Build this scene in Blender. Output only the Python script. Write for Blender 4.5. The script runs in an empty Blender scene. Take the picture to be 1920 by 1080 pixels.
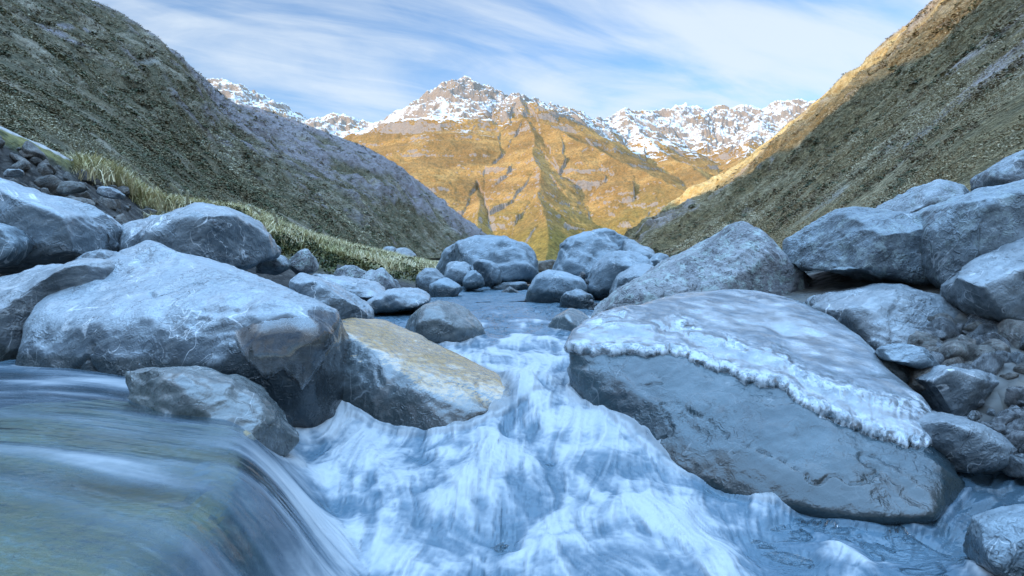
import bpy, bmesh, math, random
import numpy as np
R = math.radians
random.seed(7); rng = np.random.default_rng(7)
S = bpy.context.scene
C = S.collection

# ------------------------------------------------------------------ camera, sky, sun, exposure
CAM = np.array([0.0, 0.0, 0.9]); F = 1280.0; CX, CY = 960.0, 540.0; HOR = 480.0
PITCH = math.atan((CY - HOR) / F)
cd = bpy.data.cameras.new('camera'); cam = bpy.data.objects.new('camera', cd); C.objects.link(cam)
cam.location = CAM; cam.rotation_euler = (math.pi / 2 - PITCH, 0, 0)
cd.sensor_width = 36; cd.lens = 24; cd.clip_start = 0.05; cd.clip_end = 60000
S.camera = cam
SUN_AZ = math.atan2(-0.8, -0.6)      # horizontal direction towards the sun: (-0.8, -0.6)
SUN_EL = R(14)
sd = np.array([-0.8 * math.cos(SUN_EL), -0.6 * math.cos(SUN_EL), math.sin(SUN_EL)])
sl = bpy.data.lights.new('sun', 'SUN'); sl.energy = 2.9; sl.angle = R(0.5); sl.color = (1.0, 0.80, 0.56)
so = bpy.data.objects.new('sun', sl); C.objects.link(so)
from mathutils import Vector
so.rotation_euler = Vector(sd).to_track_quat('Z', 'Y').to_euler()
S.view_settings.view_transform = 'Standard'; S.view_settings.look = 'None'
S.view_settings.exposure = 1.05; S.view_settings.gamma = 1.0
S.cycles.max_bounces = 8; S.cycles.transparent_max_bounces = 12
S.cycles.use_denoising = True
try: S.cycles.denoiser = 'OPENIMAGEDENOISE'
except Exception: pass


class NT:
    """small node-tree writer"""
    def __init__(s, t): s.t = t; s.n = t.nodes; s.l = t.links
    def new(s, typ, **kw):
        n = s.n.new(typ)
        for k, v in kw.items():
            if k.startswith('i_'):
                n.inputs[k[2:].replace('_', ' ')].default_value = v
            else: setattr(n, k, v)
        return n
    def put(s, sock, v):
        if isinstance(v, bpy.types.NodeSocket): s.l.new(v, sock)
        elif isinstance(v, (tuple, list)) and len(v) == 3 and sock.type == 'RGBA': sock.default_value = (*v, 1)
        else: sock.default_value = v
    def math(s, op, a, b=0.0, c=0.0, clamp=False):
        n = s.n.new('ShaderNodeMath'); n.operation = op; n.use_clamp = clamp
        s.put(n.inputs[0], a); s.put(n.inputs[1], b)
        if len(n.inputs) > 2: s.put(n.inputs[2], c)
        return n.outputs[0]
    def vmath(s, op, a, b=(0, 0, 0)):
        n = s.n.new('ShaderNodeVectorMath'); n.operation = op
        s.put(n.inputs[0], a); s.put(n.inputs[1], b)
        return n.outputs[0] if op not in ('DOT_PRODUCT', 'LENGTH') else n.outputs['Value']
    def mix(s, f, a, b, blend='MIX'):
        n = s.n.new('ShaderNodeMix'); n.data_type = 'RGBA'; n.blend_type = blend
        s.put(n.inputs[0], f); s.put(n.inputs[6], a); s.put(n.inputs[7], b)
        return n.outputs[2]
    def noise(s, vec, scale, detail=5, rough=0.55, dist=0.0, lac=2.0, ntype='FBM'):
        n = s.n.new('ShaderNodeTexNoise'); n.noise_dimensions = '3D'
        try: n.noise_type = ntype
        except Exception: pass
        s.put(n.inputs['Vector'], vec); n.inputs['Scale'].default_value = scale
        n.inputs['Detail'].default_value = detail; n.inputs['Roughness'].default_value = rough
        n.inputs['Distortion'].default_value = dist; n.inputs['Lacunarity'].default_value = lac
        return n.outputs['Fac']
    def ss(s, v, a, b):                      # smoothstep a..b -> 0..1
        n = s.n.new('ShaderNodeMapRange'); n.interpolation_type = 'SMOOTHSTEP'
        s.put(n.inputs[0], v); n.inputs[1].default_value = a; n.inputs[2].default_value = b
        return n.outputs[0]
    def scale(s, vec, xyz):
        n = s.n.new('ShaderNodeMapping'); s.put(n.inputs[0], vec); n.inputs['Scale'].default_value = xyz
        return n.outputs[0]
    def rotscale(s, vec, rot, xyz):
        n = s.n.new('ShaderNodeMapping'); s.put(n.inputs[0], vec)
        n.inputs['Rotation'].default_value = rot
        m = s.n.new('ShaderNodeMapping'); s.put(m.inputs[0], n.outputs[0]); m.inputs['Scale'].default_value = xyz
        return m.outputs[0]
    def attr(s, name, out='Fac'):
        n = s.n.new('ShaderNodeAttribute'); n.attribute_name = name; return n.outputs[out]
    def bump(s, h, strength, dist, nrm=None):
        n = s.n.new('ShaderNodeBump'); s.put(n.inputs['Height'], h)
        n.inputs['Strength'].default_value = strength; n.inputs['Distance'].default_value = dist
        if nrm is not None: s.put(n.inputs['Normal'], nrm)
        return n.outputs[0]


# world: clear low-sun sky with drifting cirrus, plus an added overhead glow lighting the foreground
W = bpy.data.worlds.new('World'); S.world = W; W.use_nodes = True
t = NT(W.node_tree); t.n.clear()
sky = t.new('ShaderNodeTexSky', sky_type='NISHITA', sun_disc=False, sun_elevation=SUN_EL,
            sun_rotation=math.atan2(sd[0], sd[1]), altitude=900, air_density=1.0, dust_density=0.2, ozone_density=4.0)
tc = t.new('ShaderNodeTexCoord'); dirv = tc.outputs['Generated']
sep = t.new('ShaderNodeSeparateXYZ'); t.l.new(dirv, sep.inputs[0])
zc = t.math('MAXIMUM', sep.outputs[2], 0.0)
den = t.math('ADD', zc, 0.22)
cmb = t.new('ShaderNodeCombineXYZ')
t.put(cmb.inputs[0], t.math('DIVIDE', sep.outputs[0], den)); t.put(cmb.inputs[1], t.math('DIVIDE', sep.outputs[1], den))
cp = cmb.outputs[0]
n1 = t.noise(t.rotscale(cp, (0, 0, R(-24)), (1.0, 2.4, 1.0)), 0.95, 7, 0.52, 0.9)
n2 = t.noise(t.rotscale(cp, (0, 0, R(-30)), (1.4, 4.5, 1.0)), 1.5, 7, 0.60, 1.2)
n3 = t.noise(cp, 0.55, 3, 0.5, 0.2)
cl = t.math('ADD', t.math('ADD', t.math('MULTIPLY', n1, 0.60), t.math('MULTIPLY', n2, 0.17)), t.math('MULTIPLY', n3, 0.35))
cov = t.ss(cl, 0.42, 0.68)
low = t.ss(zc, 0.22, 0.02)
cov = t.math('MAXIMUM', cov, t.math('MULTIPLY', low, 0.55))
over = t.ss(zc, 0.55, 0.88)
cov = t.math('MAXIMUM', cov, t.math('MULTIPLY', over, 0.95))
cbright = t.math('ADD', 0.50, t.math('MULTIPLY', over, 3.3))  # added glow above the frame, brightens the shaded foreground
bg1 = t.new('ShaderNodeBackground'); t.l.new(sky.outputs[0], bg1.inputs[0]); bg1.inputs[1].default_value = 0.115
bg2 = t.new('ShaderNodeBackground'); t.put(bg2.inputs[0], t.mix(over, (0.80, 0.90, 1.0), (0.34, 0.61, 1.0))); t.l.new(cbright, bg2.inputs[1])
mx = t.new('ShaderNodeMixShader'); t.put(mx.inputs[0], t.math('MULTIPLY', cov, 0.85)); t.l.new(bg1.outputs[0], mx.inputs[1]); t.l.new(bg2.outputs[0], mx.inputs[2])
wo = t.new('ShaderNodeOutputWorld'); t.l.new(mx.outputs[0], wo.inputs[0])

# ------------------------------------------------------------------ helpers
cp_, sp_ = math.cos(PITCH), math.sin(PITCH)
def P(px, py, d):
    """the point at world depth y=d that the pixel (1920x1080) looks at"""
    a = (px - CX) / F; b = (CY - py) / F
    v = np.array([a, cp_ + b * sp_, -sp_ + b * cp_])
    return CAM + v * (d / v[1])

def to_px(p):
    q = p - CAM
    u = q[..., 1] * cp_ - q[..., 2] * sp_
    w = q[..., 1] * sp_ + q[..., 2] * cp_
    return CX + F * q[..., 0] / u, CY - F * w / u

_perm = rng.permutation(256); _perm = np.concatenate([_perm, _perm, _perm])
_g = rng.normal(size=(256, 3)); _g /= np.linalg.norm(_g, axis=1)[:, None]
def perlin(p):
    p = np.asarray(p, float); i = np.floor(p).astype(int); f = p - i; i = i & 255
    u = f * f * f * (f * (f * 6 - 15) + 10); out = np.zeros(p.shape[:-1])
    for dx in (0, 1):
        wx = u[..., 0] if dx else 1 - u[..., 0]
        for dy in (0, 1):
            wy = u[..., 1] if dy else 1 - u[..., 1]
            for dz in (0, 1):
                wz = u[..., 2] if dz else 1 - u[..., 2]
                h = _perm[_perm[_perm[i[..., 0] + dx] + i[..., 1] + dy] + i[..., 2] + dz]
                g = _g[h]
                dd = g[..., 0] * (f[..., 0] - dx) + g[..., 1] * (f[..., 1] - dy) + g[..., 2] * (f[..., 2] - dz)
                out += wx * wy * wz * dd
    return out
def fbm(p, o=5, gain=0.5, lac=2.03):
    a, s, out = 1.0, 1.0, 0
    for k in range(o):
        out = out + a * perlin(p * s + 17.3 * k); a *= gain; s *= lac
    return out
def ridged(p, o=4, gain=0.55):
    a, s, out = 1.0, 1.0, 0
    for k in range(o):
        out = out + a * (1 - 2 * np.abs(perlin(p * s + 9.1 * k)) * 1.4); a *= gain; s *= 2.07
    return out
def sstep(x, a, b):
    q = np.clip((x - a) / (b - a), 0, 1); return q * q * (3 - 2 * q)

def mesh_np(name, v, quads=None, tris=None, smooth=True, attrs=None):
    me = bpy.data.meshes.new(name)
    v = np.ascontiguousarray(v, np.float32)
    me.vertices.add(len(v)); me.vertices.foreach_set('co', v.ravel())
    parts = []; starts = []; tot = []; off = 0
    for arr, k in ((quads, 4), (tris, 3)):
        if arr is not None and len(arr):
            arr = np.asarray(arr, np.int32); parts.append(arr.ravel())
            starts.append(off + np.arange(len(arr)) * k); tot.append(np.full(len(arr), k)); off += arr.size
    li = np.concatenate(parts); st = np.concatenate(starts).astype(np.int32); tt = np.concatenate(tot).astype(np.int32)
    me.loops.add(len(li)); me.loops.foreach_set('vertex_index', li.astype(np.int32))
    me.polygons.add(len(st)); me.polygons.foreach_set('loop_start', st)
    try: me.polygons.foreach_set('loop_total', tt)
    except Exception: pass
    me.polygons.foreach_set('use_smooth', np.full(len(st), smooth))
    for k, a in (attrs or {}).items():
        a = np.asarray(a, np.float32)
        if a.ndim == 1:
            at = me.attributes.new(k, 'FLOAT', 'POINT'); at.data.foreach_set('value', a)
        else:
            at = me.attributes.new(k, 'FLOAT_VECTOR', 'POINT'); at.data.foreach_set('vector', a.ravel())
    me.update(calc_edges=True); me.validate()
    return me
def link(name, me, mat=None, parent=None, loc=None):
    o = bpy.data.objects.new(name, me); C.objects.link(o)
    if mat is not None:
        if len(me.materials) == 0: me.materials.append(mat)
    if parent is not None: o.parent = parent
    if loc is not None: o.location = loc
    return o
def tag(o, label=None, cat=None, group=None, kind=None):
    if label: o['label'] = label
    if cat: o['category'] = cat
    if group: o['group'] = group
    if kind: o['kind'] = kind
    return o
def grid_quads(nu, nv):
    i = np.arange(nu - 1)[:, None] * nv + np.arange(nv - 1)[None, :]; i = i.ravel()
    return np.stack([i, i + nv, i + nv + 1, i + 1], 1)
def catmull(ctrl, n, ts=None):
    """ctrl (k, ...) -> (n, ...) along axis 0"""
    k = len(ctrl); q = np.linspace(0, k - 1, n) if ts is None else ts
    i = np.clip(np.floor(q).astype(int), 0, k - 2); f = (q - i).reshape((-1,) + (1,) * (ctrl.ndim - 1))
    g = lambda j: ctrl[np.clip(j, 0, k - 1)]
    a, b, c, d = g(i - 1), g(i), g(i + 1), g(i + 2)
    return 0.5 * (2 * b + (c - a) * f + (2 * a - 5 * b + 4 * c - d) * f ** 2 + (3 * b - a - 3 * c + d) * f ** 3)

def mat_new(name):
    m = bpy.data.materials.new(name); m.use_nodes = True; t = NT(m.node_tree); t.n.clear()
    out = t.new('ShaderNodeOutputMaterial'); b = t.new('ShaderNodeBsdfPrincipled'); t.l.new(b.outputs[0], out.inputs[0])
    return m, t, b, out


# ------------------------------------------------------------------ materials of the setting
def hill_material(name, grass_a, grass_b, grass_c, rock_a, rock_b, sc):
    m, t, b, out = mat_new(name)
    p = t.new('ShaderNodeNewGeometry').outputs['Position']
    n1 = t.noise(p, 0.35 * sc, 6, 0.65); n2 = t.noise(p, 0.06 * sc, 5, 0.6); n3 = t.noise(p, 1.6 * sc, 4, 0.6)
    g = t.mix(t.ss(n1, 0.36, 0.62), grass_a, grass_b)
    g = t.mix(t.math('MULTIPLY', t.ss(n2, 0.48, 0.64), 0.75), g, grass_c)
    g = t.mix(t.ss(n3, 0.35, 0.7), t.mix(0.5, g, (0.012, 0.014, 0.008)), g)
    rk = t.attr('rock')
    r = t.mix(t.noise(t.scale(p, (1, 1, 2.2)), 0.22 * sc, 7, 0.7), rock_a, rock_b)
    g = t.mix(rk, g, r)
    g = t.mix(t.math('MULTIPLY', t.attr('gold'), 0.95), g, t.mix(t.ss(n1, 0.35, 0.65), (0.50, 0.32, 0.11), (0.72, 0.52, 0.24)))  # upper right slope painted golden to strengthen its sunlit band
    g = t.mix(t.attr('pale'), g, (0.30, 0.29, 0.27))
    t.l.new(g, b.inputs['Base Color']); b.inputs['Roughness'].default_value = 0.95
    b.inputs['Specular IOR Level'].default_value = 0.1
    h = t.math('ADD', t.math('MULTIPLY', n1, 2.0 / sc), t.math('MULTIPLY', n3, 0.5 / sc))
    t.l.new(t.bump(h, 0.9, 1.6), b.inputs['Normal'])
    return m
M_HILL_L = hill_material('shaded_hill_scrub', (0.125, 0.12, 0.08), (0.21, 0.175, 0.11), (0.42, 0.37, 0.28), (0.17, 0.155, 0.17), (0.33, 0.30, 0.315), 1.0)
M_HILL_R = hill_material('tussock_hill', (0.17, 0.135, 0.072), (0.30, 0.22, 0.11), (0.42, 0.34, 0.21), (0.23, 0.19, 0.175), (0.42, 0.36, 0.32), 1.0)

def mountain_material():
    m, t, b, out = mat_new('golden_tussock_mountain')
    p = t.new('ShaderNodeNewGeometry').outputs['Position']
    n1 = t.noise(p, 0.012, 7, 0.65); n2 = t.noise(p, 0.05, 6, 0.7); n3 = t.noise(p, 0.0035, 5, 0.6)
    n4 = t.noise(p, 0.11, 5, 0.7)
    g = t.mix(t.ss(n1, 0.32, 0.68), (0.29, 0.152, 0.044), (0.44, 0.250, 0.085))
    g = t.mix(t.math('MULTIPLY', t.ss(n3, 0.42, 0.60), 0.65), g, (0.18, 0.098, 0.036))
    gr = t.mix(t.ss(n2, 0.35, 0.62), (0.11, 0.085, 0.018), (0.25, 0.18, 0.042))
    g = t.mix(t.math('MULTIPLY', t.attr('green'), 0.85), g, gr)
    g = t.mix(t.math('MULTIPLY', t.ss(n4, 0.58, 0.36), 0.85), g, t.mix(0.62, g, (0.05, 0.045, 0.02)))
    r = t.mix(n4, (0.13, 0.105, 0.090), (0.36, 0.30, 0.25))
    rk = t.ss(t.math('ADD', t.attr('rock'), t.math('MULTIPLY', t.math('SUBTRACT', n2, 0.5), 0.9)), 0.42, 0.62)
    g = t.mix(t.math('MULTIPLY', rk, 0.85), g, r)
    sn = t.ss(t.math('ADD', t.attr('snow'), t.math('MULTIPLY', t.math('SUBTRACT', t.math('ADD', t.math('MULTIPLY', n2, 0.7), t.math('MULTIPLY', n4, 0.3)), 0.5), 0.95)), 0.37, 0.64)
    g = t.mix(sn, g, (0.56, 0.555, 0.55))
    t.l.new(g, b.inputs['Base Color']); b.inputs['Roughness'].default_value = 0.9
    b.inputs['Specular IOR Level'].default_value = 0.1
    h = t.math('ADD', t.math('MULTIPLY', n1, 8.0), t.math('MULTIPLY', n2, 9.0))
    t.l.new(t.bump(h, 0.7, 1.6), b.inputs['Normal'])
    return m
M_MOUNT = mountain_material()

def ground_material():
    m, t, b, out = mat_new('stream_gravel_ground')
    p = t.new('ShaderNodeNewGeometry').outputs['Position']
    vo = t.new('ShaderNodeTexVoronoi'); t.put(vo.inputs['Vector'], p); vo.inputs['Scale'].default_value = 7
    n = t.noise(p, 3.0, 6, 0.65)
    c = t.mix(t.math('MULTIPLY', vo.outputs['Distance'], 0.9), (0.16, 0.16, 0.155), (0.03, 0.032, 0.03))
    c = t.mix(t.ss(n, 0.4, 0.65), c, (0.10, 0.09, 0.075))
    far = t.new('ShaderNodeSeparateXYZ'); t.l.new(p, far.inputs[0])
    c = t.mix(t.ss(far.outputs[1], 13, 24), c, t.mix(t.noise(p, 0.3, 5, 0.6), (0.09, 0.075, 0.03), (0.2, 0.16, 0.08)))
    t.l.new(c, b.inputs['Base Color']); b.inputs['Roughness'].default_value = 0.7
    t.l.new(t.bump(t.math('MULTIPLY', vo.outputs['Distance'], -1.0), 0.8, 0.06), b.inputs['Normal'])
    return m
M_GROUND = ground_material()

# ------------------------------------------------------------------ hills as lofted sheets
def loft(stations, nu, nv, us=None, vs=None):
    ctrl = np.array(stations, float)                       # (k, rails, 3)
    a = catmull(ctrl, nu, us)                              # (nu, rails, 3)
    b = catmull(np.swapaxes(a, 0, 1), nv, vs)              # (nv, nu, 3)
    return np.swapaxes(b, 0, 1)                            # (nu, nv, 3)

def hill(name, st, outward, nu, nv, mat, sag, amp, seed, cliff):
    """st: list of (foot, crest). Rails: foot, two sagging mids, crest, back slope"""
    rails, backs = [], []
    for f, c in st:
        f = np.array(f, float); c = np.array(c, float); L = np.linalg.norm(c - f)
        d = np.array([outward, 0, 0.0])
        m1 = f * 0.67 + c * 0.33 - np.array([0, 0, sag * L * 0.8]); m2 = f * 0.33 + c * 0.67 - np.array([0, 0, sag * L * 0.6])
        rails.append([f, m1, m2, c]); backs.append([c, c + d * (0.12 * L) + np.array([0, 0, -0.10 * L]), c + d * (1.3 * L) + np.array([0, 0, -0.9 * L])])
    n1 = int(nv * 0.88); n2 = nv - n1
    vs = np.concatenate([np.linspace(0, 3, n1), 3 + 2 * (np.arange(1, n2 + 1) / n2) ** 1.5])
    gf = loft(rails, nu, n1)
    cb = catmull(np.array(backs), nu); q = vs[n1:] - 3; k = np.minimum(q.astype(int), 1); fr = (q - k)[None, :, None]
    gb = cb[:, k] * (1 - fr) + cb[:, k + 1] * fr
    g = np.concatenate([gf, gb], 1)
    uu = np.linspace(0, len(st) - 1, nu)[:, None] * np.ones(nv)
    hh = np.clip(vs / 3, 0, 1)[None, :] * np.ones((nu, 1))
    p = g.copy()
    dist = np.linalg.norm(g - CAM, axis=2)
    sz = np.clip(dist / 300, 0.03, 1.4)
    fade = np.clip(hh * 3, 0.12, 1) * sz
    n = fbm(p / 90 + seed, 5)
    gl = ridged(np.stack([p[..., 0] * 0.25 + p[..., 1], p[..., 2] * 0.35, p[..., 0] * 0 + seed], -1) / 75, 4)
    det = ridged(p / 22 + seed * 3, 4)
    crestdamp = 0.14 + 0.86 * np.clip(np.abs(vs - 3) / 0.6, 0, 1)[None, :]
    nn = np.array([-outward * 0.55, 0, 0.83])
    disp = amp * fade * (0.8 * n + 0.55 * (gl - 0.6) + 0.22 * (det - 0.6)) * crestdamp
    g = g + disp[..., None] * nn
    g[..., 2] += (0.010 * dist * 0.35 * fbm(p / 14 + 5, 4)) * np.clip(hh * 2 - 1, 0, 1)
    rock = cliff(p, hh, uu, gl, n, det)
    pale = sstep(fbm(p / np.array([30, 30, 12]) + 40, 4), 0.42, 0.60) * 0.5
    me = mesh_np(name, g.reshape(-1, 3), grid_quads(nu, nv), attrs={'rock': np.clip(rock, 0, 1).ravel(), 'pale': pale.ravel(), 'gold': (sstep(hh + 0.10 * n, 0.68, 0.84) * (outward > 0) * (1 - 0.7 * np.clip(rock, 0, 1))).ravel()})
    o = link(name, me, mat); tag(o, kind='structure')
    return o, g, hh, uu

L_ST = [((-16, -420, 0), (-430, -520, 260)), ((-14, -160, 0), (-320, -230, 196)), ((-14, -30, 2.4), (-285, 0, 158)), ((-15, 14, 2.8), (-246, 130, 138)),
        (P(-260, 262, 22), P(-100, -125, 270)), (P(60, 318, 40), P(130, -6, 320)), (P(250, 385, 62), P(330, 112, 380)),
        (P(400, 420, 95), P(402, 180, 430)), (P(520, 448, 140), P(512, 217, 490)), (P(650, 468, 220), P(700, 286, 570)),
        (P(760, 482, 320), P(792, 347, 620)), (P(870, 488, 460), P(888, 438, 660)), (P(930, 494, 640), P(945, 486, 700))]
def cliff_l(p, hh, uu, gl, n, det):
    far = sstep(uu, 6.2, 8.2) * sstep(hh, 0.30, 0.60) + 0.8 * sstep(uu, 4, 7) * sstep(hh, 0.66, 0.92) + 0.3 * sstep(hh, .8, 1)
    return 0.85 * sstep(far * 0.50 + 0.62 * n + 0.34 * (det - 0.7) + 0.5 * fbm(p / 30 + 60, 3), 0.40, 0.80) + 0.8 * sstep(fbm(p / 18 + 70, 4), 0.42, 0.55) * (hh > .1)
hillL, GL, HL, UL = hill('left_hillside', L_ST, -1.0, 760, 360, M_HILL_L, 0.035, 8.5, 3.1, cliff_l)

R_ST = [(P(1150, 484, 480), P(1150, 462, 500)), (P(1172, 480, 380), P(1190, 436, 478)), (P(1205, 482, 280), P(1240, 405, 465)), (P(1270, 486, 190), P(1310, 364, 448)),
        (P(1340, 482, 130), P(1380, 320, 428)), (P(1410, 478, 90), P(1450, 265, 408)), (P(1480, 472, 66), P(1525, 200, 388)),
        (P(1580, 455, 46), P(1640, 105, 350)), (P(1700, 425, 34), P(1770, -2, 310)), (P(1860, 390, 26), P(1900, -115, 270)),
        ((19, 12, 3.2), (226, 175, 168)), ((17, -30, 3), (262, 20, 190)), ((17, -200, 3), (300, -200, 205))]
def cliff_r(p, hh, uu, gl, n, det):
    up = sstep(hh, 0.66, 0.85) * sstep(uu, 5.5, 8) + 0.45 * sstep(hh, 0.1, 0.2) * (1 - sstep(hh, 0.3, 0.5)) * sstep(uu, 7, 9)
    return sstep(up * 0.45 + 0.55 * n + 0.34 * (det - 0.7) + 0.3 * fbm(p / 30 + 60, 3), 0.40, 0.75) + 0.8 * sstep(fbm(p / 16 + 30, 4), 0.44, 0.58) * (hh > .06)
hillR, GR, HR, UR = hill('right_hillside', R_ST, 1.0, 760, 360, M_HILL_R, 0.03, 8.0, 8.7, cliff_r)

# ------------------------------------------------------------------ the sunlit snow-topped mountain
def mountains():
    na, nr = 950, 620
    th = np.linspace(math.atan((300 - 960) / F), math.atan((1720 - 960) / F), na)
    rr = np.exp(np.linspace(math.log(1500), math.log(6600), nr))
    X = np.sin(th)[:, None] * rr[None]; Y = np.cos(th)[:, None] * rr[None]
    w = np.stack([X, Y, np.zeros_like(X)], -1)
    wx = X + 55 * fbm(w / 500 + 3, 4); wy = Y + 55 * fbm(w / 500 + 31, 4)
    def chain(*pts): return [P(*q) for q in pts]
    ridges = [
        (0.60, chain((330, 140, 5600), (385, 150, 5500), (430, 156, 5400), (470, 176, 5400), (510, 206, 5300), (556, 244, 5200), (592, 226, 5100), (625, 221, 5000), (655, 222, 5000), (684, 238, 5000), (720, 235, 4900), (760, 222, 4700), (800, 205, 4600), (835, 186, 4500), (857, 176, 4450), (870, 154, 4430), (883, 176, 4430), (912, 192, 4400), (938, 199, 4300), (968, 185, 4150))),
        (0.62, chain((968, 185, 4150), (990, 226, 3700), (1000, 262, 3300), (1006, 310, 2900), (1012, 360, 2560), (1020, 410, 2280), (1024, 455, 2060), (1026, 500, 1850))),
        (0.62, chain((990, 226, 3700), (1050, 250, 3400), (1120, 284, 3100), (1180, 316, 2850), (1240, 345, 2620), (1310, 368, 2400), (1370, 400, 2150))),
        (0.70, chain((968, 185, 4150), (1000, 194, 4350), (1040, 203, 4600), (1078, 212, 4800), (1106, 229, 5000), (1135, 229, 5200), (1165, 211, 5300), (1195, 214, 5300), (1240, 214, 5400), (1280, 202, 5500), (1330, 206, 5500), (1370, 204, 5500), (1420, 208, 5500), (1455, 196, 5500), (1505, 190, 5450), (1560, 205, 5400), (1700, 150, 5400))),
        (0.55, chain((1165, 211, 5300), (1180, 240, 4800), (1210, 262, 4400), (1260, 300, 3900), (1330, 340, 3400))),
        (0.55, chain((1420, 208, 5500), (1420, 245, 4900), (1400, 290, 4300), (1380, 330, 3700))),
        (0.60, chain((870, 156, 4430), (840, 215, 4000), (812, 270, 3550), (800, 330, 3100), (796, 390, 2700), (800, 450, 2300))),
        (0.60, chain((800, 205, 4600), (740, 250, 4200), (700, 300, 3700), (690, 350, 3300), (700, 420, 2800))),
        (0.60, chain((912, 193, 4400), (905, 240, 3850), (896, 300, 3350), (890, 360, 2850), (886, 420, 2400), (884, 470, 2050))),
    ]
    Z = np.full(X.shape, -60.0); G = np.zeros_like(X); DD = np.full(X.shape, 3000.0)
    for ri, (slope, ch) in enumerate(ridges):
        along = ri * 900.0
        for a, b in zip(ch[:-1], ch[1:]):
            ab = b[:2] - a[:2]; L = np.hypot(*ab)
            q = np.clip(((wx - a[0]) * ab[0] + (wy - a[1]) * ab[1]) / L ** 2, 0, 1)
            dx = wx - (a[0] + q * ab[0]); dy = wy - (a[1] + q * ab[1]); dd = np.hypot(dx, dy)
            side = np.sign(dx * ab[1] - dy * ab[0])
            z = a[2] + q * (b[2] - a[2]) - slope * dd * (1 - 0.10 * np.clip(dd / 1500, 0, 1))
            up = z > Z
            Z = np.where(up, z, Z); DD = np.where(up, dd, DD)
            s = along + q * L
            G = np.where(up, s + 300 * side + dd * 0.25 * side, G); along += L
    rid = ridged(np.stack([G / 230, DD / 900, Z * 0 + 2.2], -1), 3, 0.5)
    rid3 = ridged(np.stack([G / 80, DD / 500, Z * 0 + 7.7], -1), 3, 0.55)
    rid4 = ridged(np.stack([G / 36, DD / 260, Z * 0 + 4.1], -1), 3, 0.6)
    rid2 = ridged(w / 420 + 12, 4, 0.5)
    fb = fbm(w / 160 + 4, 5, 0.55)
    dist = np.hypot(X, Y)
    hgt = np.clip((Z + 60) / 200, 0, 1); off = sstep(DD, 0, 260)
    gate = sstep(fbm(w / 800 + 2, 3), -0.35, 0.3)
    craggy = sstep(Z, 560, 900)
    Z = Z + hgt * (off * (20 * (rid - 0.7) + (0.35 + 0.65 * gate) * 23 * (rid3 - 0.7) + 10 * (rid4 - 0.7)) + 12 * (rid2 - 0.7) + 7 * fb)
    Z += hgt * craggy * (26 * (ridged(w / 150 + 6, 4, 0.6) - 0.6))
    Z += hgt * 4.5 * ridged(w / 60 + 2, 4, 0.62)
    # masks
    gy, gx = np.gradient(Z, axis=1) / np.gradient(dist, axis=1), np.gradient(Z, axis=0) / (np.gradient(th)[:, None] * dist)
    sl = np.hypot(gx, gy)
    el = (Z - CAM[2]) / dist
    snline = 640 + 200 * sstep(Y * 0 + X, -900, 900) * 0 + 120 * fbm(w / 900 + 8, 4) + np.where((dist < 4000) & (X > 0), 130, 0) - np.where(X > 500, 60, 0)
    snow = sstep(Z, snline - 160, snline + 240) * 0.80 - 0.60 * sstep(sl, 0.58, 1.0) + 0.46 * fbm(w / 150 + 3, 5, 0.6) - 0.16 * (rid - 0.6) * off + 0.06 + 0.12 * sstep(X, 250, 800) + 0.12 * sstep(-X, 500, 1000)
    snow = np.where(Z < snline - 190, 0, snow)
    rock = 0.55 * sstep(sl, 0.75, 1.25) + 0.3 * sstep(Z, 500, 1000) + 0.10 + 0.40 * fbm(w / 200 + 21, 5)
    green = sstep(260 - Z + 120 * fbm(w / 300 + 5, 4), 0, 260)
    me = mesh_np('mountain', np.stack([X, Y, Z], -1).reshape(-1, 3), grid_quads(na, nr)[:, ::-1],
                 attrs={'snow': snow.ravel(), 'rock': rock.ravel(), 'green': green.ravel()})
    o = link('mountain_range', me, M_MOUNT); tag(o, kind='structure')
mountains()

# ------------------------------------------------------------------ ground sheet under everything
def bank_right(y): return np.interp(y, [1, 3, 4.2, 5.2, 7, 9, 13, 20, 40], [3.0, 3.0, 3.4, 3.3, 2.5, 2.0, 1.6, 1.2, 2.0])
def bank_left(y): return np.interp(y, [1, 5.8, 9, 13, 19, 40], [-7.0, -5.5, -4.6, -3.9, -2.6, -3])
def ground_z(x, y):
    p = np.stack([x, y, x * 0], -1)
    z = -1.35 + 0.55 * sstep(y, 5, 9) + 0.75 * sstep(y, 16, 24) - 0.0
    r = np.clip(x - bank_right(y), 0, None); l = np.clip(bank_left(y) - x, 0, None)
    bk = 1 - 0.75 * sstep(y, 13, 22)
    z = z + bk * (0.9 * sstep(r, 0, 1.2) + np.minimum(0.22 * r, 1.6) + 0.7 * sstep(l, 0, 1.5) + np.minimum(0.15 * l, 1.0))
    z = z + 0.10 * fbm(p * 0.9, 4)
    far = sstep(y, 60, 400)
    z = z * (1 - far) + far * (-2 - 0.011 * np.clip(y, 0, 2500))
    return np.where(y < -3, z * 0 - 1.4 + np.minimum(0.2 * np.abs(x), 3), z)
def ground():
    xs = np.concatenate([-np.geomspace(12000, 14, 40), np.linspace(-13.8, 13.8, 180), np.geomspace(14, 12000, 40)])
    ys = np.concatenate([-np.geomspace(4000, 4, 25), np.linspace(-3.8, 26, 200), np.geomspace(27, 14000, 70)])
    X, Y = np.meshgrid(xs, ys, indexing='ij')
    Z = ground_z(X, Y)
    me = mesh_np('ground', np.stack([X, Y, Z], -1).reshape(-1, 3), grid_quads(len(xs), len(ys))[:, ::1])
    o = link('ground', me, M_GROUND); tag(o, kind='structure')
ground()

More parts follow.
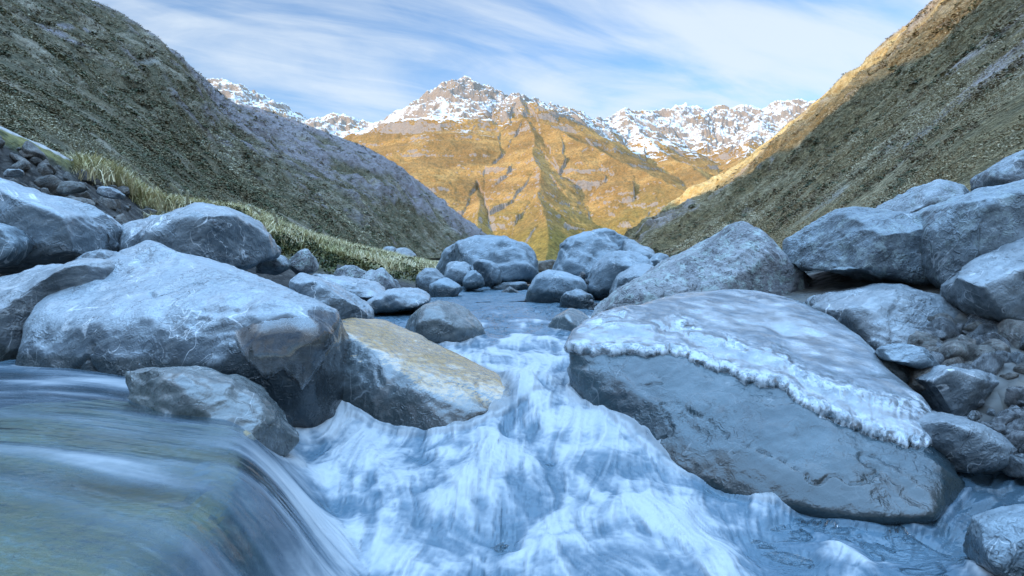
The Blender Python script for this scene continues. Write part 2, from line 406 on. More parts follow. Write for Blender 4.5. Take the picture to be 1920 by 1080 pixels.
# ------------------------------------------------------------------ rock material
def rock_material(name, base, dark, pale, rough=(0.35, 0.6), veins=0.5, patch=0.4, lichen=0.0, wet_z=None, wet_h=0.2, bumps=1.0, sc=1.0, stain_or_sheen=None, spec=0.5, film=0.0, wet_shade_at=None, frost=0.0):
    m, t, b, out = mat_new(name)
    tcn = t.new('ShaderNodeTexCoord'); geo = t.new('ShaderNodeNewGeometry')
    oi = t.new('ShaderNodeObjectInfo')
    off = t.vmath('SCALE', (1, 1, 1)); off.node.inputs['Scale'].default_value = 1.0
    t.l.new(t.math('MULTIPLY', oi.outputs['Random'], 37.0), off.node.inputs['Scale'])
    p = t.vmath('ADD', tcn.outputs['Object'], off)
    big = t.noise(p, 1.3 * sc, 4, 0.55, 0.3); mid = t.noise(p, 5.0 * sc, 6, 0.65, 0.5); fine = t.noise(p, 34 * sc, 5, 0.7)
    lay = t.noise(t.rotscale(p, (0.5, 0.35, 0.3), (1.2, 1.2, 9.0)), 2.0 * sc, 6, 0.62, 0.4)
    c = t.mix(t.ss(big, 0.33, 0.66), dark, base)
    c = t.mix(t.math('MULTIPLY', t.ss(lay, 0.42, 0.70), 0.40), c, pale)
    c = t.mix(t.math('MULTIPLY', t.ss(mid, 0.56, 0.68), patch), c, t.mix(0.72, c, (0.02, 0.025, 0.03)))
    c = t.mix(t.math('MULTIPLY', t.ss(fine, 0.46, 0.68), 0.55), c, t.mix(0.6, c, (0.03, 0.035, 0.04)))
    c = t.mix(t.math('MULTIPLY', t.ss(t.noise(p, 9 * sc, 4, 0.6), 0.60, 0.72), 0.4), c, pale)
    gs = t.new('ShaderNodeSeparateXYZ'); t.l.new(geo.outputs['Normal'], gs.inputs[0])
    if frost:
        fz = t.math('ADD', gs.outputs[2], t.math('ADD', t.math('MULTIPLY', t.math('SUBTRACT', mid, 0.5), 0.9), t.math('MULTIPLY', t.math('SUBTRACT', big, 0.5), 1.1)))
        fm = t.math('MULTIPLY', t.ss(fz, 0.30, 0.62), frost)
        fm = t.math('MULTIPLY', fm, t.math('ADD', 0.55, t.math('MULTIPLY', t.ss(fine, 0.40, 0.60), 0.45)))
        c = t.mix(fm, c, (0.30, 0.35, 0.385))
    tone = oi.outputs['Random']
    c = t.mix(t.math('MULTIPLY', t.ss(tone, 0.55, 1.0), 0.6), c, t.mix(1.0, c, (1.0, 0.90, 0.84), 'MULTIPLY'))
    c = t.mix(t.math('MULTIPLY', t.ss(tone, 0.45, 0.0), 0.7), c, t.mix(1.0, c, (0.72, 0.82, 0.86), 'MULTIPLY'))
    # quartz veins: thin level lines of warped noise
    vn = t.noise(p, 1.1 * sc, 3, 0.5, 0.9); vn2 = t.noise(t.rotscale(p, (0.9, 0.2, 1.1), (1, 1, 1.8)), 1.9 * sc, 3, 0.5, 0.5)
    v1 = t.ss(t.math('ABSOLUTE', t.math('SUBTRACT', vn, 0.5)), 0.007, 0.002)
    v2 = t.ss(t.math('ABSOLUTE', t.math('SUBTRACT', vn2, 0.47)), 0.006, 0.002)
    gate = t.ss(t.noise(p, 2.3 * sc, 2), 0.48, 0.6)
    vv = t.math('MULTIPLY', t.math('MULTIPLY', t.math('MAXIMUM', v1, v2), gate), veins)
    c = t.mix(vv, c, (0.62, 0.64, 0.66))
    # dark hairline cracks
    cr = t.noise(t.rotscale(p, (0.3, 0.8, 0.2), (1.0, 1.0, 2.6)), 2.6 * sc, 4, 0.6, 0.6)
    crk = t.math('MULTIPLY', t.ss(t.math('ABSOLUTE', t.math('SUBTRACT', cr, 0.52)), 0.007, 0.001), t.ss(t.noise(p, 1.7 * sc, 2), 0.46, 0.56))
    c = t.mix(t.math('MULTIPLY', crk, 0.8), c, (0.02, 0.022, 0.026))
    if lichen:
        ln = t.noise(p, 6.5 * sc, 7, 0.72); l2 = t.noise(p, 16 * sc, 5, 0.7)
        c = t.mix(t.math('MULTIPLY', t.ss(ln, 0.50, 0.60), lichen), c, (0.30, 0.36, 0.34))
        c = t.mix(t.math('MULTIPLY', t.ss(l2, 0.54, 0.62), lichen), c, (0.025, 0.028, 0.032))
    if stain_or_sheen:
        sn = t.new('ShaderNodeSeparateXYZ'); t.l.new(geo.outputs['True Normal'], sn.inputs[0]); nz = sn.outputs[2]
        c = t.mix(t.math('MULTIPLY', t.math('MULTIPLY', t.ss(t.noise(t.rotscale(p, (0, 0.42, 0.25), (0.5, 11, 11)), 2.6, 8, 0.75), 0.30, 0.60), t.ss(nz, 0.72, 0.86)), 0.95), c, stain_or_sheen)  # streaks on upward faces: ledge's brown stain and slab's painted hillside reflection
    rg = t.math('ADD', rough[0], t.math('MULTIPLY', mid, (rough[1] - rough[0])))
    if wet_z is not None:
        sp = t.new('ShaderNodeSeparateXYZ'); t.l.new(geo.outputs['Position'], sp.inputs[0])
        hz = t.math('ADD', sp.outputs[2], t.math('MULTIPLY', t.math('SUBTRACT', t.noise(p, 3.5, 5, 0.6), 0.5), wet_h * 1.6))
        wet = t.ss(hz, wet_z + wet_h * 0.6, wet_z)
        c = t.mix(wet, c, t.mix(0.78, c, (0.014, 0.022, 0.024)))
        rg = t.math('ADD', t.math('MULTIPLY', rg, t.math('SUBTRACT', 1.0, t.math('MULTIPLY', wet, 0.6))), 0.02)
    if wet_shade_at:  # wet right end, with its under-lit shade painted in too
        dv = t.vmath('LENGTH', t.vmath('MULTIPLY', t.vmath('SUBTRACT', geo.outputs['Position'], wet_shade_at[0]), wet_shade_at[1]))
        wz = t.ss(t.math('ADD', dv, t.math('MULTIPLY', t.math('SUBTRACT', t.noise(p, 4, 6, 0.65), 0.5), 0.7)), 1.05, 0.85)
        c = t.mix(wz, c, t.mix(0.80, c, (0.012, 0.02, 0.026)))
        rg = t.math('MULTIPLY', rg, t.math('SUBTRACT', 1.0, t.math('MULTIPLY', wz, 0.6)))
    t.l.new(c, b.inputs['Base Color']); t.l.new(rg, b.inputs['Roughness'])
    b.inputs['Specular IOR Level'].default_value = spec
    if film:
        t.put(b.inputs['Coat Weight'], t.math('MULTIPLY', film, t.math('ADD', 0.35, t.math('MULTIPLY', t.ss(t.noise(p, 2.1 * sc, 4, 0.6, 0.5), 0.44, 0.56), 0.9)))); b.inputs['Coat Roughness'].default_value = 0.20
    vo = t.new('ShaderNodeTexVoronoi'); vo.feature = 'F1'; vo.inputs['Scale'].default_value = 5.5 * sc; vo.inputs['Randomness'].default_value = 1.0
    t.put(vo.inputs['Vector'], t.vmath('ADD', t.rotscale(p, (0.4, 0.3, 0.2), (1, 1, 2.2)), t.vmath('SCALE', t.noise(p, 7 * sc, 3))))
    chip = t.math('POWER', vo.outputs['Distance'], 2.0)
    grain = t.noise(p, 95 * sc, 3, 0.7)
    h = t.math('ADD', t.math('MULTIPLY', mid, 0.016), t.math('MULTIPLY', fine, 0.009))
    h = t.math('ADD', h, t.math('ADD', t.math('MULTIPLY', chip, 0.030), t.math('MULTIPLY', grain, 0.0035)))
    h = t.math('ADD', h, t.math('MULTIPLY', lay, 0.006)); h = t.math('SUBTRACT', h, t.math('MULTIPLY', crk, 0.012))
    bn = t.new('ShaderNodeBump'); t.put(bn.inputs['Height'], h); bn.inputs['Distance'].default_value = 1.0
    t.put(bn.inputs['Strength'], t.math('ADD', 0.38 * bumps, t.math('MULTIPLY', t.ss(t.noise(p, 1.5 * sc, 4, 0.6, 0.4), 0.45, 0.62), 0.55 * bumps))); t.l.new(bn.outputs[0], b.inputs['Normal'])
    return m
BLUE = dict(base=(0.145, 0.185, 0.215), dark=(0.05, 0.068, 0.084), pale=(0.34, 0.39, 0.42))
M_PALE = rock_material('pale_greywacke', **BLUE, rough=(0.35, 0.6), veins=0.7, patch=0.45, wet_z=0.12, wet_h=0.22, film=0.4, frost=0.75)
M_FAR = rock_material('blue_greywacke', (0.145, 0.20, 0.24), (0.06, 0.09, 0.112), (0.29, 0.345, 0.38), rough=(0.45, 0.7), veins=0.4, patch=0.3, wet_z=0.20, wet_h=0.20, film=0.15, frost=0.5)
M_LICHEN = rock_material('lichen_greywacke', (0.22, 0.235, 0.25), (0.11, 0.115, 0.13), (0.36, 0.38, 0.39), rough=(0.5, 0.8), veins=0.3, patch=0.7, lichen=0.75, sc=1.1, bumps=1.4, frost=0.25)
M_ROUGH = rock_material('weathered_greywacke', (0.165, 0.185, 0.20), (0.06, 0.066, 0.074), (0.36, 0.39, 0.41), rough=(0.45, 0.75), veins=0.35, patch=0.6, lichen=0.35, bumps=1.3, frost=0.5)
M_WET = rock_material('wet_slate', (0.125, 0.15, 0.155), (0.06, 0.078, 0.085), (0.20, 0.225, 0.23), rough=(0.16, 0.34), veins=0.25, patch=0.25, wet_z=-0.62, wet_h=0.16, film=0.45, bumps=0.55)
M_CAPPED = rock_material('wet_dark_slate', (0.034, 0.062, 0.076), (0.016, 0.032, 0.042), (0.066, 0.098, 0.112), rough=(0.16, 0.32), veins=0.12, patch=0.6, wet_z=-0.66, wet_h=0.22, film=0.2, bumps=0.5)
M_LOW = rock_material('pale_low_greywacke', **BLUE, rough=(0.35, 0.6), veins=0.6, patch=0.45, wet_z=-0.76, wet_h=0.16, film=0.4, frost=0.45)
M_SLAB = rock_material('wet_sheen_slab', (0.10, 0.115, 0.12), (0.045, 0.055, 0.06), (0.19, 0.205, 0.205), rough=(0.14, 0.32), veins=0.15, patch=0.3, wet_z=-0.40, wet_h=0.16, stain_or_sheen=(0.34, 0.205, 0.07), film=1.0, bumps=0.6)  # gold colour stands in for the sunlit hillside mirrored on the top
M_BOULDER = rock_material('big_greywacke', (0.155, 0.19, 0.22), (0.052, 0.068, 0.082), (0.37, 0.415, 0.44), rough=(0.28, 0.55), veins=0.55, patch=0.35, wet_z=0.02, wet_h=0.12, bumps=0.9, film=0.4, frost=0.8, wet_shade_at=((-1.72, 5.55, -0.12), (1.45, 1.0, 1.9)))
M_BROWN = rock_material('brown_scree', (0.13, 0.115, 0.10), (0.05, 0.046, 0.042), (0.34, 0.32, 0.30), rough=(0.6, 0.85), veins=0.2, patch=0.6, lichen=0.2, sc=2.0)
M_PEBBLE = rock_material('wet_pebbles', (0.13, 0.14, 0.15), (0.05, 0.055, 0.06), (0.26, 0.28, 0.29), rough=(0.15, 0.4), veins=0.2, patch=0.4, sc=3.0)

# ------------------------------------------------------------------ rock shapes
def hull_faces(pts, bm):
    vs = [bm.verts.new(p) for p in pts]
    r = bmesh.ops.convex_hull(bm, input=vs, use_existing_faces=False)
    dead = [g for g in r['geom_interior'] + r['geom_unused'] if isinstance(g, bmesh.types.BMVert)]
    bmesh.ops.delete(bm, geom=list(set(dead)), context='VERTS')

def remesh(hulls, voxel):
    bm = bmesh.new()
    for h in hulls: hull_faces([Vector(p) for p in h], bm)
    me = bpy.data.meshes.new('tmp'); bm.to_mesh(me); bm.free()
    o = bpy.data.objects.new('tmp', me); C.objects.link(o)
    md = o.modifiers.new('r', 'REMESH'); md.mode = 'VOXEL'; md.voxel_size = voxel
    dg = bpy.context.evaluated_depsgraph_get(); ev = o.evaluated_get(dg); em = ev.to_mesh()
    n = len(em.vertices); v = np.empty(n * 3, np.float32); em.vertices.foreach_get('co', v)
    f = np.empty(len(em.loops), np.int32); em.loops.foreach_get('vertex_index', f)
    lt = np.empty(len(em.polygons), np.int32); em.polygons.foreach_get('loop_total', lt)
    ev.to_mesh_clear(); bpy.data.objects.remove(o); bpy.data.meshes.remove(me)
    assert (lt == 4).all()
    return v.reshape(-1, 3).astype(float), f.reshape(-1, 4)

def smooth_np(v, q, it, lam=0.6):
    e = np.concatenate([q[:, [0, 1]], q[:, [1, 2]], q[:, [2, 3]], q[:, [3, 0]]])
    a = np.concatenate([e[:, 0], e[:, 1]]); b = np.concatenate([e[:, 1], e[:, 0]])
    cnt = np.bincount(a, minlength=len(v))[:, None]
    for k in range(it):
        s = np.stack([np.bincount(a, weights=v[b, i], minlength=len(v)) for i in range(3)], 1)
        v = v + lam * (s / cnt - v)
    return v

def normals_np(v, q):
    n = np.cross(v[q[:, 2]] - v[q[:, 0]], v[q[:, 3]] - v[q[:, 1]])
    out = np.stack([sum(np.bincount(q[:, k], weights=n[:, i], minlength=len(v)) for k in range(4)) for i in range(3)], 1)
    return out / (np.linalg.norm(out, axis=1)[:, None] + 1e-12)

def shape_rock(hulls, voxel, rnd=0.018, lump=0.034, strata=0.016, bed=(0.25, 0.2, 0.95), crack=0.012, seed=0, sfreq=7.0, facets=10):
    """convex hulls -> rounded, layered, cracked rock surface. rnd = edge rounding radius (m) over size"""
    allp = np.concatenate([np.array(h) for h in hulls]); size = np.linalg.norm(allp.max(0) - allp.min(0)) / 1.7
    v, q = remesh(hulls, voxel)
    it = int(np.clip((rnd * size / voxel) ** 2 * 1.2, 3, 160))
    lo0, hi0 = v.min(0), v.max(0)
    v = smooth_np(v, q, it)
    rg = np.random.default_rng(int(seed) + 900); cen = v.mean(0)
    for kk in range(facets):                                   # broad worn facets
        nn = rg.normal(size=3); nn[2] = nn[2] * 0.8 + 0.25; nn /= np.linalg.norm(nn)
        pr = (v - cen) @ nn; o = pr.max() * rg.uniform(0.66, 0.90)
        v = v - 0.85 * np.clip(pr - o, 0, None)[:, None] * nn
    if facets: v = smooth_np(v, q, max(2, it // 8))
    lo1, hi1 = v.min(0), v.max(0); v = lo0 + (v - lo1) * ((hi0 - lo0) / (hi1 - lo1))
    n = normals_np(v, q)
    s = np.array([seed * 3.7, seed * 1.3, -seed * 2.1])
    w = v / size
    d = lump * size * (fbm(w * 1.9 + s, 3, 0.5) * 1.3 + 0.55 * ridged(w * 3.1 + s + 5, 3, 0.5) - 0.35)
    b = np.array(bed, float); b /= np.linalg.norm(b)
    q1 = (w @ b) * sfreq + 1.6 * fbm(w * 1.5 + s + 9, 3)
    fr = q1 - np.floor(q1)
    d += strata * size * (np.minimum(fr / 0.8, (1 - fr) / 0.2) - 0.5) * sstep(fbm(w * 2.2 + s + 3, 3), -0.15, 0.3)
    q2 = q1 * 3.1 + 0.8 * fbm(w * 6 + s, 3); fr2 = q2 - np.floor(q2)
    d += 0.30 * strata * size * (np.minimum(fr2 / 0.75, (1 - fr2) / 0.25) - 0.5) * sstep(fbm(w * 3 + s + 13, 3), -0.1, 0.35)
    ck = np.abs(perlin(w * np.array([2.2, 2.2, 2.2]) + 0.35 * fbm(w * 5 + s, 3)[:, None] + s + 20))
    d -= 1.3 * crack * size * (1 - sstep(ck, 0.0, 0.018)) * sstep(perlin(w * 1.8 + s + 33), -0.05, 0.2)
    d += 0.006 * size * fbm(w * 11 + s, 4, 0.6)
    v = v + n * d[:, None]
    return v, q

ALLV = []
def rock_obj(name, hulls, mat, label, cat='boulder', group=None, voxel=None, part_fn=None, **kw):
    allp = np.concatenate([np.array(h) for h in hulls]); c = allp.mean(0)
    if voxel is None:
        dist = max(2.0, np.linalg.norm(c - CAM)); size = np.linalg.norm(allp.max(0) - allp.min(0))
        voxel = max(min(dist / 330.0, size / 42), size / 150)
    v, q = shape_rock(hulls, voxel, **kw)
    base = np.array([c[0], c[1], v[:, 2].min()])
    o = link(name, mesh_np(name, v - base, q), mat, loc=base)
    tag(o, label, cat, group)
    if v[:, 1].min() < 10.5 and mat.name != 'submerged_bedrock': ALLV.append(v)
    return o, v, q, base

def blob_hull(px, d, T, back=0.62, front=0.70, tilt=0.0, fshift=(0, 0)):
    """outline (pixels) at depth d with the front bulging towards and the back away from the camera by about T metres"""
    a = np.array(px, float); c = a.mean(0) + np.array(fshift)
    bot, top = a[:, 1].max(), a[:, 1].min(); pts = []
    for x, y in a:
        r = (bot - y) / (bot - top + 1e-6)                       # 0 bottom, 1 top
        pts.append(P(x, y, d + tilt * r * T))
    for k, s in ((0.90, -0.24), (front, -0.48)):
        for x, y in (a - c) * k + c:
            r = (bot - y) / (bot - top + 1e-6)
            pts.append(P(x, y, d + s * T + tilt * r * T))
    mid = np.array(pts[:len(a)])
    cm = mid.mean(0)
    for p in mid:
        q = cm + (p - cm) * back; q = q + np.array([0, T * 0.75, 0]); pts.append(q)
        q = cm + (p - cm) * 0.9; q = q + np.array([0, T * 0.35, 0]); pts.append(q)
    return pts

def boulder(label, px, d, T, mat=None, **kw):
    hk = {k: kw.pop(k) for k in ('back', 'front', 'tilt', 'fshift') if k in kw}
    hulls = [blob_hull(px, d, T, **hk)] + kw.pop('extra', [])
    return rock_obj(kw.pop('name', 'boulder'), hulls, mat or M_FAR, label, **kw)

# ---- the large foreground stones, built from explicit corner points
def pts(*l): return [P(*q) for q in l]
# ice-capped boulder on the right
ICE = pts((1070, 648, 6.25), (1078, 624, 6.45), (1122, 600, 6.75), (1190, 582, 7.1), (1280, 562, 7.5), (1365, 559, 7.6), (1450, 556, 7.4), (1505, 573, 7.1), (1560, 600, 6.8), (1622, 648, 6.35), (1664, 700, 5.95), (1705, 758, 5.55), (1752, 812, 5.2), (1784, 870, 4.95), (1810, 938, 4.75),
           (1745, 972, 4.42), (1600, 968, 4.5), (1400, 940, 4.8), (1250, 885, 5.2), (1180, 838, 5.5), (1100, 745, 5.95), (1074, 690, 6.15),
           (1275, 664, 6.02), (1420, 728, 5.68), (1560, 788, 5.32), (1735, 842, 4.93), (1300, 620, 6.5), (1480, 650, 6.4), (1600, 720, 5.8), (1560, 905, 4.72), (1380, 840, 5.15), (1760, 900, 4.7))
ICE += [np.array([x, y, z]) for x, y, z in ((0.62, 6.5, -1.0), (1.2, 5.7, -1.2), (2.0, 5.0, -1.2), (2.8, 4.9, -1.2), (3.0, 5.1, -1.1), (3.2, 6.0, -0.8), (2.7, 7.6, -0.8), (1.2, 7.9, -0.8), (3.0, 6.6, -0.2), (2.4, 7.4, 0.2))]
iceb, iv, iq, ibase = rock_obj('ice_capped_boulder', [ICE], M_CAPPED, 'large dark wet boulder wearing a clear dripping ice cap, right of the white rapids', voxel=0.021, rnd=0.035, lump=0.018, strata=0.010, crack=0.009, bed=(0.5, 0.25, 0.8), seed=1, sfreq=6, facets=0)
# big rounded boulder on the left
BIG = pts((32, 655, 6.0), (45, 610, 6.1), (75, 560, 6.4), (130, 518, 6.8), (200, 478, 7.2), (290, 459, 7.3), (355, 462, 7.2), (440, 487, 6.9), (530, 507, 6.6), (595, 530, 6.3), (626, 568, 6.05), (634, 610, 5.85), (615, 672, 5.7), (580, 725, 5.6), (545, 770, 5.55), (505, 790, 5.5),
          (40, 700, 5.85), (250, 700, 5.65), (400, 705, 5.55), (480, 715, 5.45), (100, 600, 5.95), (250, 580, 5.95), (420, 560, 5.85), (545, 575, 5.6), (600, 640, 5.5), (450, 640, 5.45), (300, 660, 5.62))
BIG += [np.array([x, y, z]) for x, y, z in ((-4.3, 5.9, -0.7), (-2.4, 5.5, -0.8), (-1.9, 5.5, -1.0), (-1.6, 6.0, -0.9), (-1.7, 7.2, -0.3), (-4.2, 7.6, -0.6), (-3.0, 8.2, -0.3), (-3.4, 7.8, 0.5), (-2.6, 7.6, 0.5))]
bigb, bv, bq, bbase = rock_obj('boulder', [BIG], M_BOULDER, 'biggest pale rounded boulder on the left, glazed with clear ice at its right end', voxel=0.024, rnd=0.05, lump=0.022, strata=0.012, bed=(0.15, 0.55, 0.8), seed=2, sfreq=6, facets=2)
# smooth slab, golden sheen painted into its colour
SLAB = pts((622, 598, 6.7), (665, 596, 7.0), (722, 600, 7.1), (800, 634, 6.9), (862, 664, 6.7), (932, 700, 6.4), (1012, 748, 6.1), (975, 772, 5.9), (885, 775, 5.72),
           (800, 735, 5.8), (760, 702, 5.95), (700, 655, 6.2), (632, 616, 6.45), (600, 660, 6.3), (560, 720, 6.15), (530, 830, 6.1), (600, 850, 5.95), (742, 850, 5.72), (850, 815, 5.62))
SLAB += [np.array([x, y, z]) for x, y, z in ((-2.0, 6.1, -1.0), (-1.0, 5.85, -1.1), (-0.3, 5.65, -1.0), (0.12, 6.1, -0.9), (-0.2, 7.3, -0.8), (-1.9, 7.2, -0.8))]
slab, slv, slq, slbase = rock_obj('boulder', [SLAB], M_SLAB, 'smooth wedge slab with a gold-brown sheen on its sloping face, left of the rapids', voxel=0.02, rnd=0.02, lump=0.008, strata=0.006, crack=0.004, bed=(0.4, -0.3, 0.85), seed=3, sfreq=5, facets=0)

B = boulder
# left side
B('low wet rock under the left boulder with water sliding round it to the ledge', [(222, 722), (238, 702), (300, 690), (368, 698), (430, 722), (478, 758), (508, 808), (545, 850), (470, 860), (380, 820), (290, 790)], 4.75, 0.7, M_WET, seed=4, rnd=0.035, lump=0.04, strata=0.02)
B('pale rounded shoulder of rock at the left edge beside the biggest boulder', [(-130, 600), (-90, 530), (-30, 498), (60, 488), (150, 490), (205, 498), (150, 545), (75, 590), (35, 650), (10, 700), (-130, 720)], 6.9, 1.4, M_BOULDER, seed=5, rnd=0.05, lump=0.03, strata=0.014)
B('broad banded boulder at the left edge with white quartz veins', [(-150, 360), (-80, 335), (0, 337), (60, 362), (130, 382), (165, 400), (180, 430), (170, 470), (120, 492), (0, 505), (-150, 520)], 9.2, 1.8, M_PALE, seed=6, rnd=0.035, lump=0.035, strata=0.022, bed=(0.35, 0.4, 0.8))
B('rusty grey knob of rock beside the banded boulder', [(158, 408), (180, 400), (203, 412), (217, 438), (214, 458), (185, 478), (150, 486), (140, 450)], 9.4, 0.7, M_ROUGH, seed=7, rnd=0.04)
B('small rounded pale stone cut by the left edge of the photo', [(-60, 440), (-30, 415), (5, 425), (25, 452), (18, 478), (0, 498), (-60, 505)], 7.9, 0.7, M_PALE, seed=8)
B('grey domed boulder in front of the grassy bank', [(214, 462), (225, 432), (290, 402), (348, 384), (402, 394), (442, 420), (470, 462), (482, 500), (400, 515), (280, 515), (216, 500)], 9.8, 2.0, M_PALE, seed=9, rnd=0.03, lump=0.035, strata=0.022, bed=(-0.35, 0.4, 0.8))
B('flat pale slab wedged behind the biggest boulder', [(142, 490), (160, 474), (190, 470), (205, 482), (200, 502), (150, 505)], 8.6, 0.6, M_PALE, seed=10)
B('sloping grey slab between the biggest boulder and the golden slab', [(540, 520), (575, 515), (610, 530), (650, 558), (688, 590), (690, 612), (640, 615), (580, 600)], 7.4, 1.0, M_PALE, seed=11, rnd=0.02)
B('low flat grey rock at the foot of the bank', [(575, 520), (600, 515), (645, 525), (700, 534), (722, 548), (700, 562), (640, 562), (590, 550)], 10.6, 1.4, M_PALE, seed=12)
B('low wavy rock washed by the side stream', [(660, 578), (690, 556), (738, 543), (790, 548), (812, 565), (780, 582), (700, 590)], 10.4, 1.3, M_PALE, seed=13, strata=0.03)
B('boulder standing midstream with water parting around it', [(750, 622), (768, 590), (800, 573), (842, 568), (872, 580), (892, 602), (912, 640), (880, 655), (800, 655), (756, 640)], 7.9, 0.9, M_WET, seed=14, rnd=0.035, lump=0.035, strata=0.018)
# far cluster, left of the gap
B('biggest blue boulder at the head of the pool, left of the gap', [(818, 505), (828, 472), (850, 453), (876, 448), (902, 441), (940, 446), (972, 462), (995, 486), (1008, 512), (990, 532), (940, 540), (830, 540)], 19.5, 2.4, M_FAR, seed=15, rnd=0.035, lump=0.045, strata=0.02)
B('upright split stone at the left end of the far cluster', [(775, 550), (782, 520), (798, 502), (816, 503), (834, 522), (830, 548), (800, 560)], 15.4, 0.8, M_FAR, seed=16, rnd=0.03)
B('low half-wet stone by the small inflow on the left', [(806, 556), (813, 532), (836, 519), (866, 540), (858, 560), (820, 572)], 14.2, 0.8, M_FAR, seed=17)
B('squat stone leaning on the biggest far boulder', [(830, 525), (838, 497), (858, 489), (882, 497), (890, 525), (870, 538)], 17.2, 0.7, M_FAR, seed=18)
B('oval stone leaning on the front of the biggest far boulder', [(887, 500), (896, 484), (915, 484), (932, 503), (940, 530), (918, 540), (900, 528)], 17.0, 0.6, M_FAR, seed=19)
B('small cracked stone at the waterline below the oval stone', [(866, 530), (880, 510), (893, 505), (906, 518), (909, 538), (885, 545), (868, 542)], 16.2, 0.6, M_FAR, seed=20)
B('flat pale rock shelf at the far edge of the pool', [(918, 540), (945, 530), (985, 529), (992, 548), (940, 552)], 17.0, 0.6, M_FAR, seed=21)
B('pointed little stone poking out of the far pool', [(938, 549), (953, 536), (975, 550), (955, 556)], 15.6, 0.3, M_FAR, seed=22)
B('brown rock seen through the gap between the far boulders', [(1000, 500), (1010, 490), (1030, 487), (1045, 492), (1040, 510), (1004, 512)], 30, 1.0, M_BROWN, seed=23)
# far cluster, right of the gap
B('tall cracked boulder right of the gap at the head of the pool', [(1033, 512), (1037, 476), (1072, 446), (1102, 438), (1150, 428), (1174, 445), (1188, 470), (1180, 520), (1090, 532), (1040, 525)], 16.5, 2.0, M_FAR, seed=24, rnd=0.025, lump=0.04, crack=0.02)
B('pale sloping boulder behind the tall cracked one', [(1165, 450), (1195, 455), (1228, 472), (1245, 500), (1230, 530), (1180, 525)], 16.0, 1.2, M_FAR, seed=25)
B('smooth rounded boulder standing in the pool at the right', [(985, 572), (990, 545), (1004, 517), (1022, 505), (1046, 508), (1085, 524), (1098, 548), (1080, 585), (1030, 592), (990, 585)], 12.6, 1.2, M_FAR, seed=26, rnd=0.05, lump=0.025, strata=0.008)
B('egg-shaped boulder with a dark base below the tall one', [(1092, 548), (1108, 505), (1140, 480), (1185, 470), (1215, 478), (1232, 510), (1180, 560), (1140, 572), (1100, 560)], 13.2, 1.3, M_FAR, seed=27, rnd=0.05)
B('pale leaning boulder in front of the egg-shaped one', [(1138, 565), (1158, 518), (1190, 500), (1220, 497), (1248, 518), (1230, 555), (1180, 590), (1140, 585)], 11.6, 1.2, M_FAR, seed=28)
B('small pale boulder at the right end of the far cluster', [(1212, 495), (1236, 475), (1256, 478), (1272, 500), (1250, 525), (1218, 520)], 14.2, 0.8, M_FAR, seed=29)
B('dark sided wedge stone at the edge of the pool', [(1050, 572), (1060, 552), (1086, 543), (1112, 568), (1122, 588), (1090, 598), (1056, 592)], 11.4, 0.7, M_FAR, seed=30, rnd=0.02)
B('angular wet stone at the outlet of the pool', [(1020, 628), (1042, 596), (1072, 579), (1096, 586), (1116, 606), (1110, 640), (1060, 650)], 8.6, 0.7, M_WET, seed=31, rnd=0.018, lump=0.02)
# right side
B('dark lichen-spotted pyramid boulder above the ice-capped one', [(1100, 615), (1150, 562), (1212, 526), (1262, 500), (1340, 450), (1378, 424), (1398, 419), (1432, 434), (1472, 470), (1518, 510), (1530, 548), (1510, 620), (1300, 640)], 9.6, 2.2, M_LICHEN, seed=32, rnd=0.018, lump=0.03, strata=0.022, bed=(0.6, 0.3, 0.7))
B('small round stone jammed beside the pyramid boulder', [(1494, 490), (1505, 474), (1522, 474), (1532, 492), (1524, 508), (1502, 508)], 9.0, 0.35, M_ROUGH, seed=33)
B('long pale boulder propped over a dark hollow', [(1513, 492), (1518, 458), (1545, 420), (1600, 394), (1652, 391), (1740, 409), (1806, 414), (1808, 450), (1790, 500), (1788, 552), (1720, 537), (1620, 512), (1540, 498)], 8.6, 1.6, M_ROUGH, seed=34, rnd=0.03, lump=0.03, strata=0.014)
B('pointed boulder perched behind the propped one', [(1672, 398), (1735, 358), (1785, 336), (1815, 344), (1836, 378), (1828, 402), (1780, 420), (1700, 420)], 11.0, 1.4, M_ROUGH, seed=35, rnd=0.02)
B('small flat stone tucked under the pointed boulder', [(1745, 404), (1762, 393), (1808, 393), (1820, 408), (1800, 420), (1750, 418)], 9.6, 0.6, M_ROUGH, seed=36)
B('little dark stone between the two upper right boulders', [(1836, 372), (1846, 358), (1866, 356), (1874, 376), (1850, 390)], 10.2, 0.4, M_LICHEN, seed=37)
B('massive mottled boulder at the right edge', [(1772, 505), (1780, 462), (1806, 412), (1858, 378), (1920, 346), (2010, 325), (2080, 400), (2060, 560), (1900, 590), (1810, 552)], 7.9, 1.9, M_ROUGH, seed=38, rnd=0.03, lump=0.035, crack=0.02)
B('highest boulder at the right edge with a dark front', [(1866, 358), (1870, 322), (1900, 296), (1960, 268), (2040, 300), (2000, 380), (1900, 372)], 10.4, 1.2, M_ROUGH, seed=39, rnd=0.02)
B('pale tilted slab at the right edge below the mottled boulder', [(1790, 556), (1850, 512), (1922, 466), (2020, 420), (2060, 560), (2000, 640), (1900, 612)], 6.9, 1.1, M_LOW, seed=40, rnd=0.015)
B('wide ribbed slab behind the ice-capped boulder', [(1525, 592), (1568, 560), (1620, 551), (1682, 538), (1780, 555), (1848, 561), (1892, 592), (1912, 635), (1922, 700), (1840, 720), (1760, 710), (1660, 680), (1580, 650)], 7.2, 1.5, M_LOW, seed=41, rnd=0.02, lump=0.03, strata=0.035, bed=(0.45, 0.55, 0.75), tilt=0.35)
B('small oval stone lying on the foot of the ribbed slab', [(1652, 655), (1690, 645), (1735, 652), (1768, 682), (1740, 694), (1670, 675)], 6.0, 0.35, M_LOW, seed=42)
